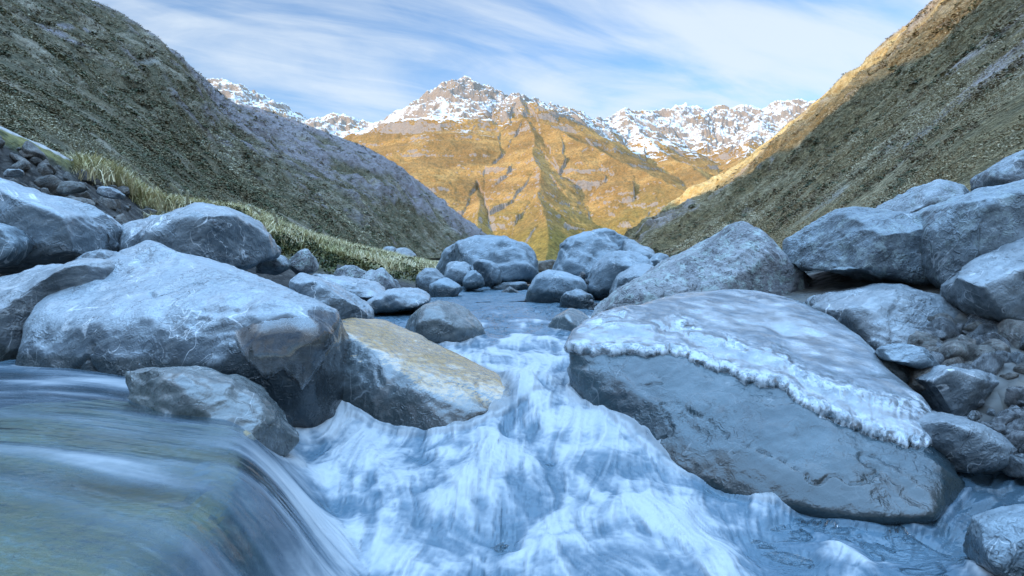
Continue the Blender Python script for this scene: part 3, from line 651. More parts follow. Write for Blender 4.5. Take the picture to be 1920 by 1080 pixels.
B('shiny low stone behind the ice cap with an icy top', [(1610, 675), (1640, 666), (1700, 668), (1740, 690), (1735, 735), (1690, 752), (1620, 740)], 6.3, 0.6, M_WET, seed=43)
B('dark rusty stone beside the shiny low one', [(1715, 700), (1735, 686), (1762, 692), (1765, 722), (1740, 738), (1716, 730)], 6.0, 0.35, M_BROWN, seed=44)
B('pale kite-shaped boulder above the pebbles on the right', [(1722, 724), (1760, 692), (1795, 680), (1850, 698), (1896, 738), (1870, 772), (1800, 790), (1742, 772)], 5.9, 0.6, M_LOW, seed=45, rnd=0.025)
B('low rippled rock beside the right side channel', [(1735, 795), (1792, 776), (1868, 794), (1920, 842), (1930, 885), (1850, 895), (1770, 870)], 5.2, 0.8, M_LOW, seed=46, rnd=0.03, facets=4)
B('pale rock in the bottom right corner', [(1850, 1010), (1880, 992), (1930, 972), (2030, 955), (2060, 1110), (1960, 1150), (1890, 1090)], 3.7, 0.5, M_LOW, seed=47, rnd=0.04)
B('mauve stone right of the kite-shaped boulder', [(1845, 690), (1870, 678), (1900, 690), (1905, 715), (1880, 728), (1850, 715)], 6.1, 0.35, M_ROUGH, seed=48)
B('second mauve stone at the right edge', [(1902, 700), (1930, 680), (1970, 690), (1960, 730), (1910, 728)], 6.1, 0.4, M_ROUGH, seed=49)
# in the hollow under the propped boulder
B('grey stone at the mouth of the dark hollow', [(1530, 560), (1545, 530), (1575, 522), (1590, 560), (1570, 590), (1535, 590)], 9.4, 0.6, M_ROUGH, seed=50)
B('brown boulder inside the dark hollow', [(1570, 560), (1590, 525), (1640, 530), (1660, 560), (1640, 595), (1580, 595)], 9.9, 0.9, M_BROWN, seed=51)
B('square buff stone beside the ribbed slab', [(1517, 590), (1520, 562), (1540, 553), (1556, 560), (1550, 590), (1530, 602)], 7.9, 0.35, M_ROUGH, seed=52)
B('blue chip of stone beside the buff one', [(1492, 590), (1505, 572), (1520, 568), (1520, 590), (1505, 600)], 8.1, 0.3, M_FAR, seed=53)
B('dark boulder at the back of the hollow', [(1640, 545), (1700, 540), (1790, 560), (1790, 600), (1650, 600)], 9.6, 0.9, M_ROUGH, seed=54)
B('added boulder darkening the hollow behind the pyramid boulder', [(1480, 520), (1530, 478), (1640, 480), (1730, 520), (1740, 620), (1470, 620)], 10.3, 0.8, M_BROWN, seed=64)  # added behind the gap so the hollow reads dark
# bank stones behind the dome
B('small grey stone on the bank above the domed boulder', [(462, 458), (466, 445), (482, 440), (490, 455), (480, 466)], 12.0, 0.4, M_ROUGH, seed=55)
B('pale blocky stone right of the domed boulder', [(474, 482), (500, 474), (528, 482), (542, 500), (520, 515), (480, 512)], 11.4, 0.6, M_ROUGH, seed=56)
B('dark pyramid stone on the bank', [(538, 500), (550, 470), (565, 467), (582, 485), (592, 508), (560, 518)], 11.8, 0.6, M_LICHEN, seed=57)
B('round grey stone among the tussocks', [(500, 476), (502, 462), (514, 457), (524, 466), (522, 480)], 12.6, 0.35, M_ROUGH, seed=58)
B('upper small stone among the tussocks', [(482, 452), (486, 438), (500, 434), (508, 446), (498, 456)], 13.2, 0.35, M_ROUGH, seed=59)
B('crumbling dark rock at the foot of the bank', [(618, 530), (630, 506), (655, 500), (680, 510), (690, 540), (640, 550)], 13.0, 0.9, M_LICHEN, seed=60, rnd=0.01, lump=0.07)
B('second crumbling dark rock, nearer the pool', [(668, 540), (684, 512), (715, 506), (738, 530), (750, 548), (700, 556)], 12.8, 0.9, M_LICHEN, seed=61, rnd=0.01, lump=0.07)
B('left one of two outcrops low on the shaded hillside', [(714, 474), (722, 462), (736, 462), (742, 476), (730, 482)], 60, 2.5, M_LICHEN, seed=62)
B('right one of two outcrops low on the shaded hillside', [(736, 482), (744, 464), (760, 464), (780, 480), (764, 488)], 60, 3, M_LICHEN, seed=63)

# ------------------------------------------------------------------ clear ice frozen onto the two foreground boulders (parts of them)
def subdiv(v, q):
    e = np.concatenate([q[:, [0, 1]], q[:, [1, 2]], q[:, [2, 3]], q[:, [3, 0]]]); e = np.sort(e, 1)
    ue, inv = np.unique(e, axis=0, return_inverse=True); inv = inv.ravel(); m = len(q); n = len(v)
    ev = (v[ue[:, 0]] + v[ue[:, 1]]) / 2; fv = v[q].mean(1)
    a, b, c, d = (n + inv[k * m:(k + 1) * m] for k in range(4)); f = n + len(ue) + np.arange(m)
    nq = np.concatenate([np.stack(k, 1) for k in ((q[:, 0], a, f, d), (a, q[:, 1], b, f), (f, b, q[:, 2], c), (d, f, c, q[:, 3]))])
    return np.concatenate([v, ev, fv]), nq
def submesh(v, q, keepq):
    q = q[keepq]; u, inv = np.unique(q, return_inverse=True)
    return v[u], inv.reshape(q.shape)

def ice_material():
    m, t, b, out = mat_new('clear_ice')
    p = t.new('ShaderNodeNewGeometry').outputs['Position']
    lip = t.attr('lip')
    n1 = t.noise(p, 26, 4, 0.6, 0.6); n2 = t.noise(t.scale(p, (1, 1, 0.4)), 11, 4, 0.55, 0.5); n3 = t.noise(p, 3.0, 3, 0.5)
    nrm = t.bump(t.math('ADD', t.math('MULTIPLY', n1, 0.004), t.math('MULTIPLY', n2, 0.022)), 1.0, 1.0); t.put(nrm.node.inputs['Strength'], t.math('ADD', 0.10, t.math('MULTIPLY', lip, 0.30)))
    gl = t.new('ShaderNodeBsdfRefraction'); gl.inputs['IOR'].default_value = 1.31; gl.inputs['Roughness'].default_value = 0.04; gl.inputs['Color'].default_value = (0.92, 0.97, 1, 1); t.l.new(nrm, gl.inputs['Normal'])
    sp = t.new('ShaderNodeBsdfGlossy'); sp.inputs['Roughness'].default_value = 0.06; t.l.new(nrm, sp.inputs['Normal'])
    fr = t.new('ShaderNodeFresnel'); fr.inputs['IOR'].default_value = 1.9; t.l.new(nrm, fr.inputs['Normal'])
    ice = t.new('ShaderNodeMixShader'); t.l.new(fr.outputs[0], ice.inputs[0]); t.l.new(gl.outputs[0], ice.inputs[1]); t.l.new(sp.outputs[0], ice.inputs[2])
    b.inputs['Base Color'].default_value = (0.80, 0.87, 0.93, 1); b.inputs['Roughness'].default_value = 0.25; t.l.new(nrm, b.inputs['Normal'])
    b.inputs['Subsurface Weight'].default_value = 0.0
    white = t.math('MULTIPLY', t.ss(t.math('ADD', t.math('MULTIPLY', n1, 0.35), t.math('MULTIPLY', n2, 0.65)), 0.38, 0.62), t.math('MULTIPLY', lip, 0.55))
    white = t.math('ADD', white, t.math('MULTIPLY', t.math('SUBTRACT', 1.0, lip), t.math('MULTIPLY', t.attr('cover'), t.math('ADD', 0.12, t.math('MULTIPLY', t.ss(t.noise(t.rotscale(p, (0, 0, 0.5), (1.2, 2.6, 2)), 3.2, 7, 0.7), 0.38, 0.70), 0.20)))), clamp=True)  # whitish veil on the ice top, painted in for its sky reflection
    mx = t.new('ShaderNodeMixShader'); t.put(mx.inputs[0], white); t.l.new(ice.outputs[0], mx.inputs[1]); t.l.new(b.outputs[0], mx.inputs[2])
    t.l.new(mx.outputs[0], out.inputs[0])
    return m
M_ICE = ice_material()

def ice_part(owner, v, q, base, lipx, lipy, x0, x1, top=None, thick=0.03, lipT=0.05, label=None, tiers=0.0, frost=1.0):
    n = normals_np(v, q)
    px, py = to_px(v); d = v[:, 1]
    sdv = (np.interp(px, lipx, lipy) - py) * d / F
    ok = (sdv > -0.12) & (px > x0 - 30) & (px < x1 + 30) & (n[:, 2] > -0.55)
    if top is not None: ok &= (py > np.interp(px, *top) - 25) & (n[:, 1] < 0.35)
    kq = ok[q].all(1)
    v, q = submesh(v, q, kq)
    v = smooth_np(v, q, 9); v, q = subdiv(v, q); v, q = subdiv(v, q)
    v = smooth_np(v, q, 14); n = normals_np(v, q)
    px, py = to_px(v); d = v[:, 1]
    drip = 0.045 * fbm(np.stack([px / 26, px * 0 + 3.3, d], -1), 3) + 0.022 * np.abs(perlin(np.stack([px / 13.0, px * 0, px * 0 + 7], -1)))
    sd = (np.interp(px, lipx, lipy) - py) * d / F + drip
    sd = np.minimum(sd, (px - x0) * d / F + drip); sd = np.minimum(sd, (x1 - px) * d / F)
    if top is not None: sd2 = (py - np.interp(px, *top)) * d / F
    lumps = 0.75 + 0.7 * np.abs(perlin(v * 6 + 3)) + 0.22 * perlin(v * 15)
    near = np.exp(-np.clip(sd, 0, None) / 0.085)
    T = thick * (0.8 + 0.35 * fbm(v * 2, 2)) + lipT * near * lumps
    T += tiers * np.exp(-((sd - 0.26 - 0.10 * fbm(v * 1.4, 2)) / 0.075) ** 2) * (0.55 + 0.9 * np.abs(perlin(v * 6 + 11)))
    prof = np.sqrt(np.clip(sd / 0.055, 0, 1))
    if top is not None: prof = prof * sstep(sd2, 0.0, 0.25)
    h = T * prof - 0.006 * (1 - prof)
    v2 = v + n * h[:, None]
    v2[:, 2] -= 0.02 * near * prof * lumps
    keep = (sd > -0.02)
    if top is not None: keep &= sd2 > -0.02
    kq = keep[q].all(1)
    lip = frost * np.clip(np.exp(-np.clip(sd - 0.03, 0, None) / 0.06) + (0.8 * np.exp(-((sd - 0.26 - 0.10 * fbm(v * 1.4, 2)) / 0.085) ** 2) * sstep(fbm(v * 2.3 + 5, 3), -0.35, 0.1) if tiers else 0), 0, 1)
    lab = np.arange(len(v2)); qk = q[kq]                       # keep the largest connected piece
    while True:
        mn = lab[qk].min(1); new = lab.copy()
        for c4 in range(4): np.minimum.at(new, qk[:, c4], mn)
        new = new[new]
        if (new == lab).all(): break
        lab = new
    main = np.bincount(lab[qk[:, 0]]).argmax(); kq = np.flatnonzero(kq)[lab[qk[:, 0]] == main]
    u, inv = np.unique(q[kq], return_inverse=True)
    o = link('ice_sheet', mesh_np('ice_sheet', v2[u] - base, inv.reshape(-1, 4), attrs={'lip': lip[u], 'cover': np.full(len(u), 1.0 if frost >= 1 else 0.15)}), M_ICE, parent=owner)
    if label: o['label'] = label
    return o
ice_part(iceb, iv, iq, ibase, [1040, 1075, 1110, 1170, 1230, 1275, 1330, 1400, 1470, 1485, 1530, 1600, 1660, 1720, 1745, 1790], [648, 664, 668, 664, 668, 666, 690, 718, 734, 750, 776, 808, 826, 842, 838, 850], 1030, 1786,
         thick=0.048, lipT=0.060, tiers=0.050)
ice_part(bigb, bv, bq, bbase, [425, 440, 470, 500, 530, 555, 566, 590, 620, 645], [628, 640, 688, 708, 694, 712, 734, 700, 655, 640], 425, 640,
         top=([400, 470, 520, 580, 640], [640, 590, 575, 560, 560]), thick=0.022, lipT=0.022, frost=0.25)

# ------------------------------------------------------------------ the stream
def edge_x(y): return np.interp(y, [1.0, 3.3, 4.0, 4.8, 5.6, 6.4], [-0.98, -1.02, -1.28, -1.72, -2.15, -2.6])
def water_z(x, y):
    zc = np.interp(y, [1.2, 3.0, 4.0, 4.6, 5.2, 5.8, 6.4, 7.0, 7.6, 8.3, 9.2, 12.5], [-1.12, -0.97, -0.86, -0.76, -0.62, -0.45, -0.29, -0.16, -0.07, -0.02, 0.01, 0.06])
    zc = zc - 0.14 * np.exp(-((x + 1.05) / 0.55) ** 2 - ((y - 5.6) / 0.45) ** 2)
    zc = zc - 0.11 * sstep(x, 0.7, 1.5) * sstep(y, 3.7, 4.3) * (1 - sstep(y, 5.2, 5.9)) * (1 - sstep(x, 2.9, 3.4))
    zc = zc + 0.02 * sstep(x, 2.7, 3.7) * sstep(y, 3.6, 5.2) * (1 - sstep(y, 6.5, 8))
    s = x - edge_x(y)
    wl = 1 - sstep(s, -0.40, 0.42)
    zl = -0.05 - 0.13 * sstep(s, -1.7, 0.0)
    wl = wl * (1 - sstep(y, 6.2, 7.2))
    return zl * wl + zc * (1 - wl)
def rapid(x, y):                                          # how broken the water is
    s = x - edge_x(y)
    yy = y + 0.7 * fbm(np.stack([x * 1.6, y * 0.9, 0 * x], -1) + 41, 4); c = 1 - 0.65 * sstep(yy, 6.8, 8.8) - 0.35 * sstep(yy, 8.8, 12.3)
    return c * sstep(s, -0.1, 0.5)

def stream():
    gx = 0.0125; xs0, xs1, ys0, ys1 = -4.6, 4.8, 1.3, 12.5
    nx = int((xs1 - xs0) / gx); ny = int((ys1 - ys0) / gx)
    x = np.linspace(xs0, xs1, nx); y = np.linspace(ys0, ys1, ny); X, Y = np.meshgrid(x, y, indexing='ij')
    w = np.stack([X, Y, X * 0], -1)
    Z = water_z(X, Y); s = X - edge_x(Y); rp = rapid(X, Y)
    wv = w + 0.25 * np.stack([fbm(w * 1.3 + 11, 3), fbm(w * 1.3 + 23, 3), 0 * X], -1)
    chop = fbm(wv * np.array([2.2, 1.5, 1]) + 3, 5, 0.55); big = fbm(wv * np.array([0.9, 0.8, 1]) + 90, 3)
    soft = fbm(wv * np.array([2.2, 1.5, 1]) + 3, 3, 0.45)
    Z = Z + rp * (0.105 * soft + 0.018 * (chop - soft) + 0.07 * big)
    Z = Z + 0.09 * np.exp(-((X - 0.45) / 0.45) ** 2 - ((Y - 3.7) / 0.35) ** 2) + 0.10 * np.exp(-((X - 0.12) / 0.28) ** 2 - ((Y - 6.1) / 0.3) ** 2) \
          + 0.08 * np.exp(-((X + 0.3) / 0.5) ** 2 - ((Y - 4.7) / 0.3) ** 2)
    Z = Z - 0.10 * sstep(X, 2.9, 3.3) * sstep(Y, 4.6, 5.0) * (1 - sstep(Y, 6.5, 7.5))
    # flow direction
    gxz, gyz = np.gradient(water_z(X, Y), gx)
    wl = 1 - sstep(s, -0.3, 0.4); wr = sstep(X, 1.0, 2.6) * (1 - sstep(Y, 5.5, 6.5))
    vx = -0.05 + 0 * X; vy = -1 + 0 * X
    vx = vx * (1 - wr) + wr * -0.9; vy = vy * (1 - wr) + wr * -0.5
    vx = vx * (1 - wl) + wl * 1.0; vy = vy * (1 - wl) + wl * (-0.12 - 0.25 * sstep(s, -1.5, 0))
    vx = vx - 1.3 * gxz; vy = vy - 1.3 * gyz
    ang = rp * (0.8 * fbm(w * 0.8 + 50, 2) + 0.7 * fbm(w * 2.6 + 60, 3)) + (1 - rp) * 0.25 * fbm(w * 1.2 + 55, 3)
    l = np.hypot(vx, vy); vx, vy = vx / l, vy / l
    vx, vy = vx * np.cos(ang) - vy * np.sin(ang), vx * np.sin(ang) + vy * np.cos(ang)
    # line-integral convolution of noise along the flow: silky streaks
    def lic(src, n):
        acc = src.copy(); wsum = 1.0
        for sg in (1, -1):
            px = np.arange(nx)[:, None] + 0.0 * Y; py = np.arange(ny)[None, :] + 0.0 * Y
            for k in range(n):
                ix = np.clip(px.astype(np.int32), 0, nx - 1); iy = np.clip(py.astype(np.int32), 0, ny - 1)
                px = px + sg * vx[ix, iy] * 1.2; py = py + sg * vy[ix, iy] * 1.2
                wt = 1 - k / n
                acc = acc + wt * src[np.clip(px.astype(np.int32), 0, nx - 1), np.clip(py.astype(np.int32), 0, ny - 1)]; wsum += wt
        acc = acc / wsum; acc = (acc - acc.mean()) / acc.std(); return acc
    def cells(c):
        lo = rng.normal(size=(nx // c + 3, ny // c + 3)); ii = np.arange(nx) / c; jj = np.arange(ny) / c
        i0 = ii.astype(int); j0 = jj.astype(int); fi = sstep(ii - i0, 0, 1)[:, None]; fj = sstep(jj - j0, 0, 1)[None]
        g = lambda a, b_: lo[np.ix_(i0 + a, j0 + b_)]
        return (g(0, 0) * (1 - fi) + g(1, 0) * fi) * (1 - fj) + (g(0, 1) * (1 - fi) + g(1, 1) * fi) * fj
    a = lic(cells(2), 16); b8 = lic(cells(7), 22); b16 = lic(cells(18), 44)
    streak = np.clip(0.5 + (0.055 * rp + 0.022) * a + (0.065 - 0.0 * (1 - rp)) * b8 + (0.085 - 0.045 * rp) * b16, 0, 1)
    # where stones break the surface: water thins out against them
    top = np.full(X.shape, -9.0)
    for v in ALLV:
        ix = np.round((v[:, 0] - xs0) / gx).astype(int); iy = np.round((v[:, 1] - ys0) / gx).astype(int)
        m = (ix >= 0) & (ix < nx) & (iy >= 0) & (iy < ny) & (v[:, 2] < 0.35)
        np.maximum.at(top, (ix[m], iy[m]), v[m, 2])
    for k in range(3):
        t2 = top.copy()
        for dx, dy in ((1, 0), (-1, 0), (0, 1), (0, -1)): t2 = np.maximum(t2, np.roll(np.roll(top, dx, 0), dy, 1))
        top = t2
    for k in range(6):
        top = np.maximum(top, -2.0); top = (top + np.roll(top, 1, 0) + np.roll(top, -1, 0) + np.roll(top, 1, 1) + np.roll(top, -1, 1)) / 5
    near = sstep(top - Z, -0.55, -0.02)
    wash = near
    # foam cover
    fo = rp * (0.95 - 0.40 * sstep(X, 0.9 + 0.25 * (Y - 4), 2.6 + 0.2 * (Y - 4)) - 0.12 * (1 - sstep(Y, 2.5, 4.2)) - 0.22 * sstep(X, 2.5, 3.1))
    fo = fo - 0.20 * rp + rp * (0.75 * big + 0.80 * chop + 0.40 * fbm(wv * 5 + 77, 4, 0.6) + 0.22 * wash)
    fo = np.where(rp < 0.999, fo + (1 - sstep(s, 0.0, 0.5)) * (1 - sstep(Y, 6.5, 7.5)) * (0.32 + 0.28 * sstep(s, -0.45, 0.1) + 0.07 * b16 + 0.22 * np.exp(-((Y - 5.2) / 0.5) ** 2 - ((X + 3) / 1.2) ** 2)), fo)
    fo = fo + (0.10 + 0.5 * chop) * np.exp(-((Y - 8.2) / 0.7) ** 2) * sstep(X, -1.6, -0.9)
    fo = fo + 0.20 * near * (1 - rp)
    fo = fo + (0.14 + 0.45 * chop + 0.10 * b8) * np.exp(-((Y - 9.6) / 2.2) ** 2) * sstep(X, -1.6, -0.9)
    clear = (1 - sstep(s, -0.1, 0.35)) * (1 - sstep(Y, 5.2, 6.2)) + 0.5 * sstep(X, 2.4, 3.2) * (1 - sstep(Y, 6, 7))
    Z = Z + 0.006 * (streak - 0.5)
    Z = Z + (1 - rp) * sstep(Y, 6.5, 7.5) * 0.032 * (fbm(w * np.array([2.2, 5.0, 1]) + 5, 4, 0.6))
    Z = Z + 0.035 * near * rp
    thin = 1 - np.exp(-((Z - top) / 0.055) ** 2)
    for k in range(4): thin = (thin + np.roll(thin, 1, 0) + np.roll(thin, -1, 0) + np.roll(thin, 1, 1) + np.roll(thin, -1, 1)) / 5
    me = mesh_np('rapids', np.stack([X, Y, Z], -1).reshape(-1, 3), grid_quads(nx, ny),
                 attrs={'streak': streak.ravel(), 'foam': np.clip(fo, 0, 1).ravel(), 'clear': np.clip(clear, 0, 1).ravel(), 'thin': (1 - thin).ravel()})
    return me

def water_material():
    m, t, b, out = mat_new('stream_water')
    p = t.new('ShaderNodeNewGeometry').outputs['Position']
    st = t.attr('streak'); fo = t.attr('foam'); cl = t.attr('clear')
    rip = t.noise(t.scale(p, (1.0, 2.3, 1.0)), 3.2, 4, 0.6, 0.4); rip2 = t.noise(t.scale(p, (1.0, 2.0, 1.0)), 11, 3, 0.6, 0.2)
    calm = t.ss(t.math('ADD', fo, cl), 0.25, 0.02)
    h = t.math('MULTIPLY', t.math('ADD', t.math('MULTIPLY', rip, 0.11), t.math('MULTIPLY', rip2, 0.022)), calm)
    h = t.math('ADD', h, t.math('MULTIPLY', st, 0.05))
    nrm = t.bump(h, 0.9, 1.0)
    # glossy clear water over a tinted, see-through or deep body
    fr = t.new('ShaderNodeFresnel'); fr.inputs['IOR'].default_value = 1.33; t.l.new(nrm, fr.inputs['Normal'])
    gl = t.new('ShaderNodeBsdfGlossy'); gl.inputs['Roughness'].default_value = 0.13; t.l.new(nrm, gl.inputs['Normal']); gl.inputs['Color'].default_value = (1, 1, 1, 1)
    tr = t.new('ShaderNodeBsdfTransparent'); tr.inputs['Color'].default_value = (0.70, 0.84, 0.85, 1)
    deep = t.new('ShaderNodeBsdfDiffuse'); t.put(deep.inputs['Color'], t.mix(t.noise(p, 0.9, 4, 0.6), (0.045, 0.095, 0.135), (0.11, 0.165, 0.205))); t.l.new(nrm, deep.inputs['Normal'])
    body = t.new('ShaderNodeMixShader'); t.put(body.inputs[0], t.math('MULTIPLY', cl, 0.88)); t.l.new(deep.outputs[0], body.inputs[1]); t.l.new(tr.outputs[0], body.inputs[2])
    wat = t.new('ShaderNodeMixShader'); t.put(wat.inputs[0], fr.outputs[0]); t.l.new(body.outputs[0], wat.inputs[1]); t.l.new(gl.outputs[0], wat.inputs[2])
    k = t.math('ADD', fo, t.math('MULTIPLY', t.math('SUBTRACT', st, 0.5), 0.85))
    k = t.math('ADD', k, t.math('MULTIPLY', t.math('SUBTRACT', t.noise(p, 3.0, 6, 0.68, 0.8), 0.5), 0.42))
    foam = b; foam.inputs['Roughness'].default_value = 0.55; t.l.new(nrm, foam.inputs['Normal'])
    t.put(foam.inputs['Base Color'], t.mix(t.ss(k, 0.30, 1.15), (0.045, 0.095, 0.145), (0.41, 0.43, 0.445)))
    cov = t.math('MULTIPLY', t.math('MULTIPLY', t.ss(k, 0.05, 1.0), 0.90), t.ss(fo, 0.0, 0.15))
    mx = t.new('ShaderNodeMixShader'); t.put(mx.inputs[0], cov); t.l.new(wat.outputs[0], mx.inputs[1]); t.l.new(foam.outputs[0], mx.inputs[2])
    tr2 = t.new('ShaderNodeBsdfTransparent')
    mz = t.new('ShaderNodeMixShader'); t.put(mz.inputs[0], t.math('MULTIPLY', t.attr('thin'), 0.55)); t.l.new(mx.outputs[0], mz.inputs[1]); t.l.new(tr2.outputs[0], mz.inputs[2])
    t.l.new(mz.outputs[0], out.inputs[0])
    return m
M_WATER = water_material()
o = link('stream_water', stream(), M_WATER); tag(o, kind='structure')
def pool():
    xs = np.linspace(-9, 5, 520); ys = np.linspace(12.5, 26, 360); X, Y = np.meshgrid(xs, ys, indexing='ij')
    Z = 0.04 * fbm(np.stack([X * 1.8, Y * 3.6, 0 * X], -1) + 5, 4, 0.6)
    me = mesh_np('pool', np.stack([X, Y, Z + 0.06], -1).reshape(-1, 3), grid_quads(len(xs), len(ys)))
    o = link('pool_water', me, M_WATER); tag(o, kind='structure')
pool()
# bedrock under the glassy overflow
LEDGE = [np.array(q) for q in ((-5, 1.0, -0.22), (-5, 5.4, -0.16), (-2.6, 5.4, -0.17), (-1.9, 4.7, -0.26), (-1.45, 3.7, -0.30), (-1.28, 2.8, -0.30), (-1.25, 1.0, -0.32), (-0.98, 1.0, -0.75), (-0.98, 3.0, -0.75), (-1.2, 3.9, -0.8), (-1.7, 4.9, -0.8), (-2.2, 5.6, -0.8), (-5, 5.6, -1.3), (-5, 1, -1.3), (-0.9, 1, -1.3), (-0.9, 3, -1.3))]
M_BED = rock_material('submerged_bedrock', (0.24, 0.255, 0.235), (0.07, 0.08, 0.08), (0.40, 0.415, 0.37), rough=(0.4, 0.6), veins=0.1, patch=0.8, stain_or_sheen=(0.26, 0.19, 0.09), sc=1.6, bumps=0.5)
rock_obj('rock_ledge', [LEDGE], M_BED, 'brown and teal rock ledge seen through the smooth overflow in the bottom left', cat='rock ledge', voxel=0.035, rnd=0.03, lump=0.012, strata=0.008, seed=70)

# ------------------------------------------------------------------ left bank: scree face below, tussock crest above
def bank_material():
    m, t, b, out = mat_new('bank_soil_and_moss')
    p = t.new('ShaderNodeNewGeometry').outputs['Position']
    vo = t.new('ShaderNodeTexVoronoi'); t.put(vo.inputs['Vector'], p); vo.inputs['Scale'].default_value = 5; vo.inputs['Randomness'].default_value = 1
    c = t.mix(t.ss(t.noise(p, 4, 5, 0.65), 0.4, 0.65), (0.014, 0.013, 0.012), (0.06, 0.055, 0.05))
    c = t.mix(t.math('MULTIPLY', t.ss(vo.outputs['Distance'], 0.35, 0.1), 0.5), c, (0.18, 0.165, 0.15))
    g = t.mix(t.ss(t.noise(p, 2.2, 5, 0.65), 0.38, 0.62), (0.05, 0.055, 0.016), (0.17, 0.15, 0.045))
    c = t.mix(t.attr('grassy'), c, g)
    c = t.mix(t.attr('path'), c, (0.36, 0.345, 0.33))
    t.l.new(c, b.inputs['Base Color']); b.inputs['Roughness'].default_value = 0.9
    t.l.new(t.bump(t.math('ADD', vo.outputs['Distance'], t.noise(p, 12, 5, 0.6)), 0.8, 0.08), b.inputs['Normal'])
    return m
def bank():
    cr = [(-420, 60, 8), (-250, 130, 9.5), (0, 243, 12), (100, 288, 13), (185, 328, 14.5), (300, 386, 16.5), (460, 408, 20), (600, 457, 26), (720, 482, 33), (805, 498, 40), (870, 508, 48)]
    lo = [(-420, 470, 7), (-250, 450, 8.5), (0, 440, 10), (100, 455, 10.8), (200, 478, 11.2), (300, 500, 12.0), (460, 505, 12.4), (600, 535, 13.2), (720, 548, 14.8), (800, 552, 17.5), (860, 535, 25)]
    st = []
    for c, l in zip(cr, lo):
        a, e = P(*l), P(*c); m1 = a * 0.62 + e * 0.38 + np.array([0, 0, 0.10]); m2 = a * 0.28 + e * 0.72 + np.array([0, 0, 0.16])
        st.append([a + np.array([0.5, -0.8, -0.5]), a, m1, m2, e, e + np.array([-0.8, 1.2, -0.05]), e + np.array([-4, 5, -1.2]), e + np.array([-14, 10, -2.0])])
    g = loft(st, 420, 150)
    g[..., 2] += 0.05 * fbm(g * 1.6, 4) + 0.05 * ridged(g * 0.8 + 4, 3) - 0.03
    uu = np.linspace(0, 10, 420)[:, None] * np.ones(150); vv = np.linspace(0, 7, 150)[None] * np.ones((420, 1))
    nz = fbm(g * 0.7 + 9, 4)
    grassy = sstep(uu + 0.6 * (vv - 3) + 1.2 * nz, 4.2, 5.0) * sstep(vv + 1.2 * nz, 1.2, 2.4)
    grassy = np.maximum(grassy, sstep(vv + 0.9 * nz, 3.0, 3.5) * sstep(uu, 0.5, 2))
    path = sstep(vv, 3.75, 3.85) * (1 - sstep(vv, 4.4, 4.8)) * (1 - sstep(uu, 4.1, 4.5))
    me = mesh_np('bank', g.reshape(-1, 3), grid_quads(420, 150), attrs={'grassy': grassy.ravel(), 'path': path.ravel()})
    o = link('stream_bank', me, bank_material()); tag(o, kind='structure')
    return g, uu, vv, grassy
GB, UB, VB, GRB = bank()

# ------------------------------------------------------------------ loose stones: a few kinds, copied
def proto(seed, n=14, flat=0.6, mat=M_BROWN, name='scree_rock', vox=0.05, rnd=0.03):
    r = np.random.default_rng(seed); p = r.normal(size=(n, 3)); p /= np.linalg.norm(p, axis=1)[:, None]
    p *= np.array([1.0, 0.75, flat]) * (0.85 + 0.3 * r.random((n, 1)))
    v, q = shape_rock([p * 0.5], vox, rnd=rnd, lump=0.03, strata=0.015, seed=seed, bed=(0.2, 0.1, 1))
    return mesh_np(name, v, q)
def scatter(name, protos, mat, spots, label, cat, group):
    for k, (loc, s, rot) in enumerate(spots):
        me = protos[k % len(protos)]
        o = link(name, me, mat, loc=loc); o.scale = (s, s * random.uniform(.8, 1.1), s * random.uniform(.8, 1.1)); o.rotation_euler = rot
        tag(o, label, cat, group)
SCR = [proto(100 + k, 12 + k, 0.45 + 0.08 * k, rnd=0.012) for k in range(6)]
spots = []
r = np.random.default_rng(5)
while len(spots) < 170:
    i = r.integers(60, 250); j = r.integers(18, 82)
    p = GB[i, j]; x, y = to_px(p)
    if not (-40 < x < 480 and GRB[i, j] < 0.5): continue
    s = 0.10 + 0.42 * r.random() ** 3
    spots.append((p + np.array([0, -0.04, 0.02]), s * 1.25, (r.normal() * 0.4, r.normal() * 0.4, r.random() * 6.3)))
scatter('scree_rock', SCR, M_BROWN, spots, 'angular broken rock lying loose on the dark scree bank', 'rock', 'loose rocks on the scree bank')
B('buff flat slab resting on the scree bank', [(104, 362), (122, 340), (152, 342), (158, 354), (130, 364)], 10.6, 0.35, M_BROWN, seed=80, rnd=0.01)
B('pale rounded slab at the top right of the scree bank', [(180, 362), (186, 350), (205, 352), (226, 366), (222, 374), (196, 370)], 10.8, 0.35, M_ROUGH, seed=81, rnd=0.02)
B('rusty brown block low on the scree bank', [(122, 384), (136, 370), (160, 372), (172, 384), (150, 392), (128, 392)], 10.2, 0.35, M_BROWN, seed=82, rnd=0.015)
B('long grey slab at the left end of the scree bank', [(4, 326), (14, 318), (36, 317), (44, 324), (30, 332), (8, 332)], 10.4, 0.3, M_ROUGH, seed=83, rnd=0.015)
PEB = [proto(200 + k, 16, 0.65, name='pebble', vox=0.06, rnd=0.06) for k in range(5)]
spots = []
for k in range(150):
    x = 1790 + 190 * r.random(); y = 742 + 150 * r.random()
    if y > 742 + (x - 1790) * 1.15 or (x < 1900 and y < 770): continue
    d = np.interp(y, [690, 900], [5.7, 4.7]); s = 0.06 + 0.16 * r.random() ** 2
    spots.append((P(x, y, d + 0.1 * r.random()), s * 1.2, (r.normal() * 0.4, r.normal() * 0.4, r.random() * 6.3)))
scatter('pebble', PEB, M_PEBBLE, spots, 'dark wet pebble in the heap at the right edge beside the side channel', 'pebble', 'dark wet pebbles at the right edge')
spots = []
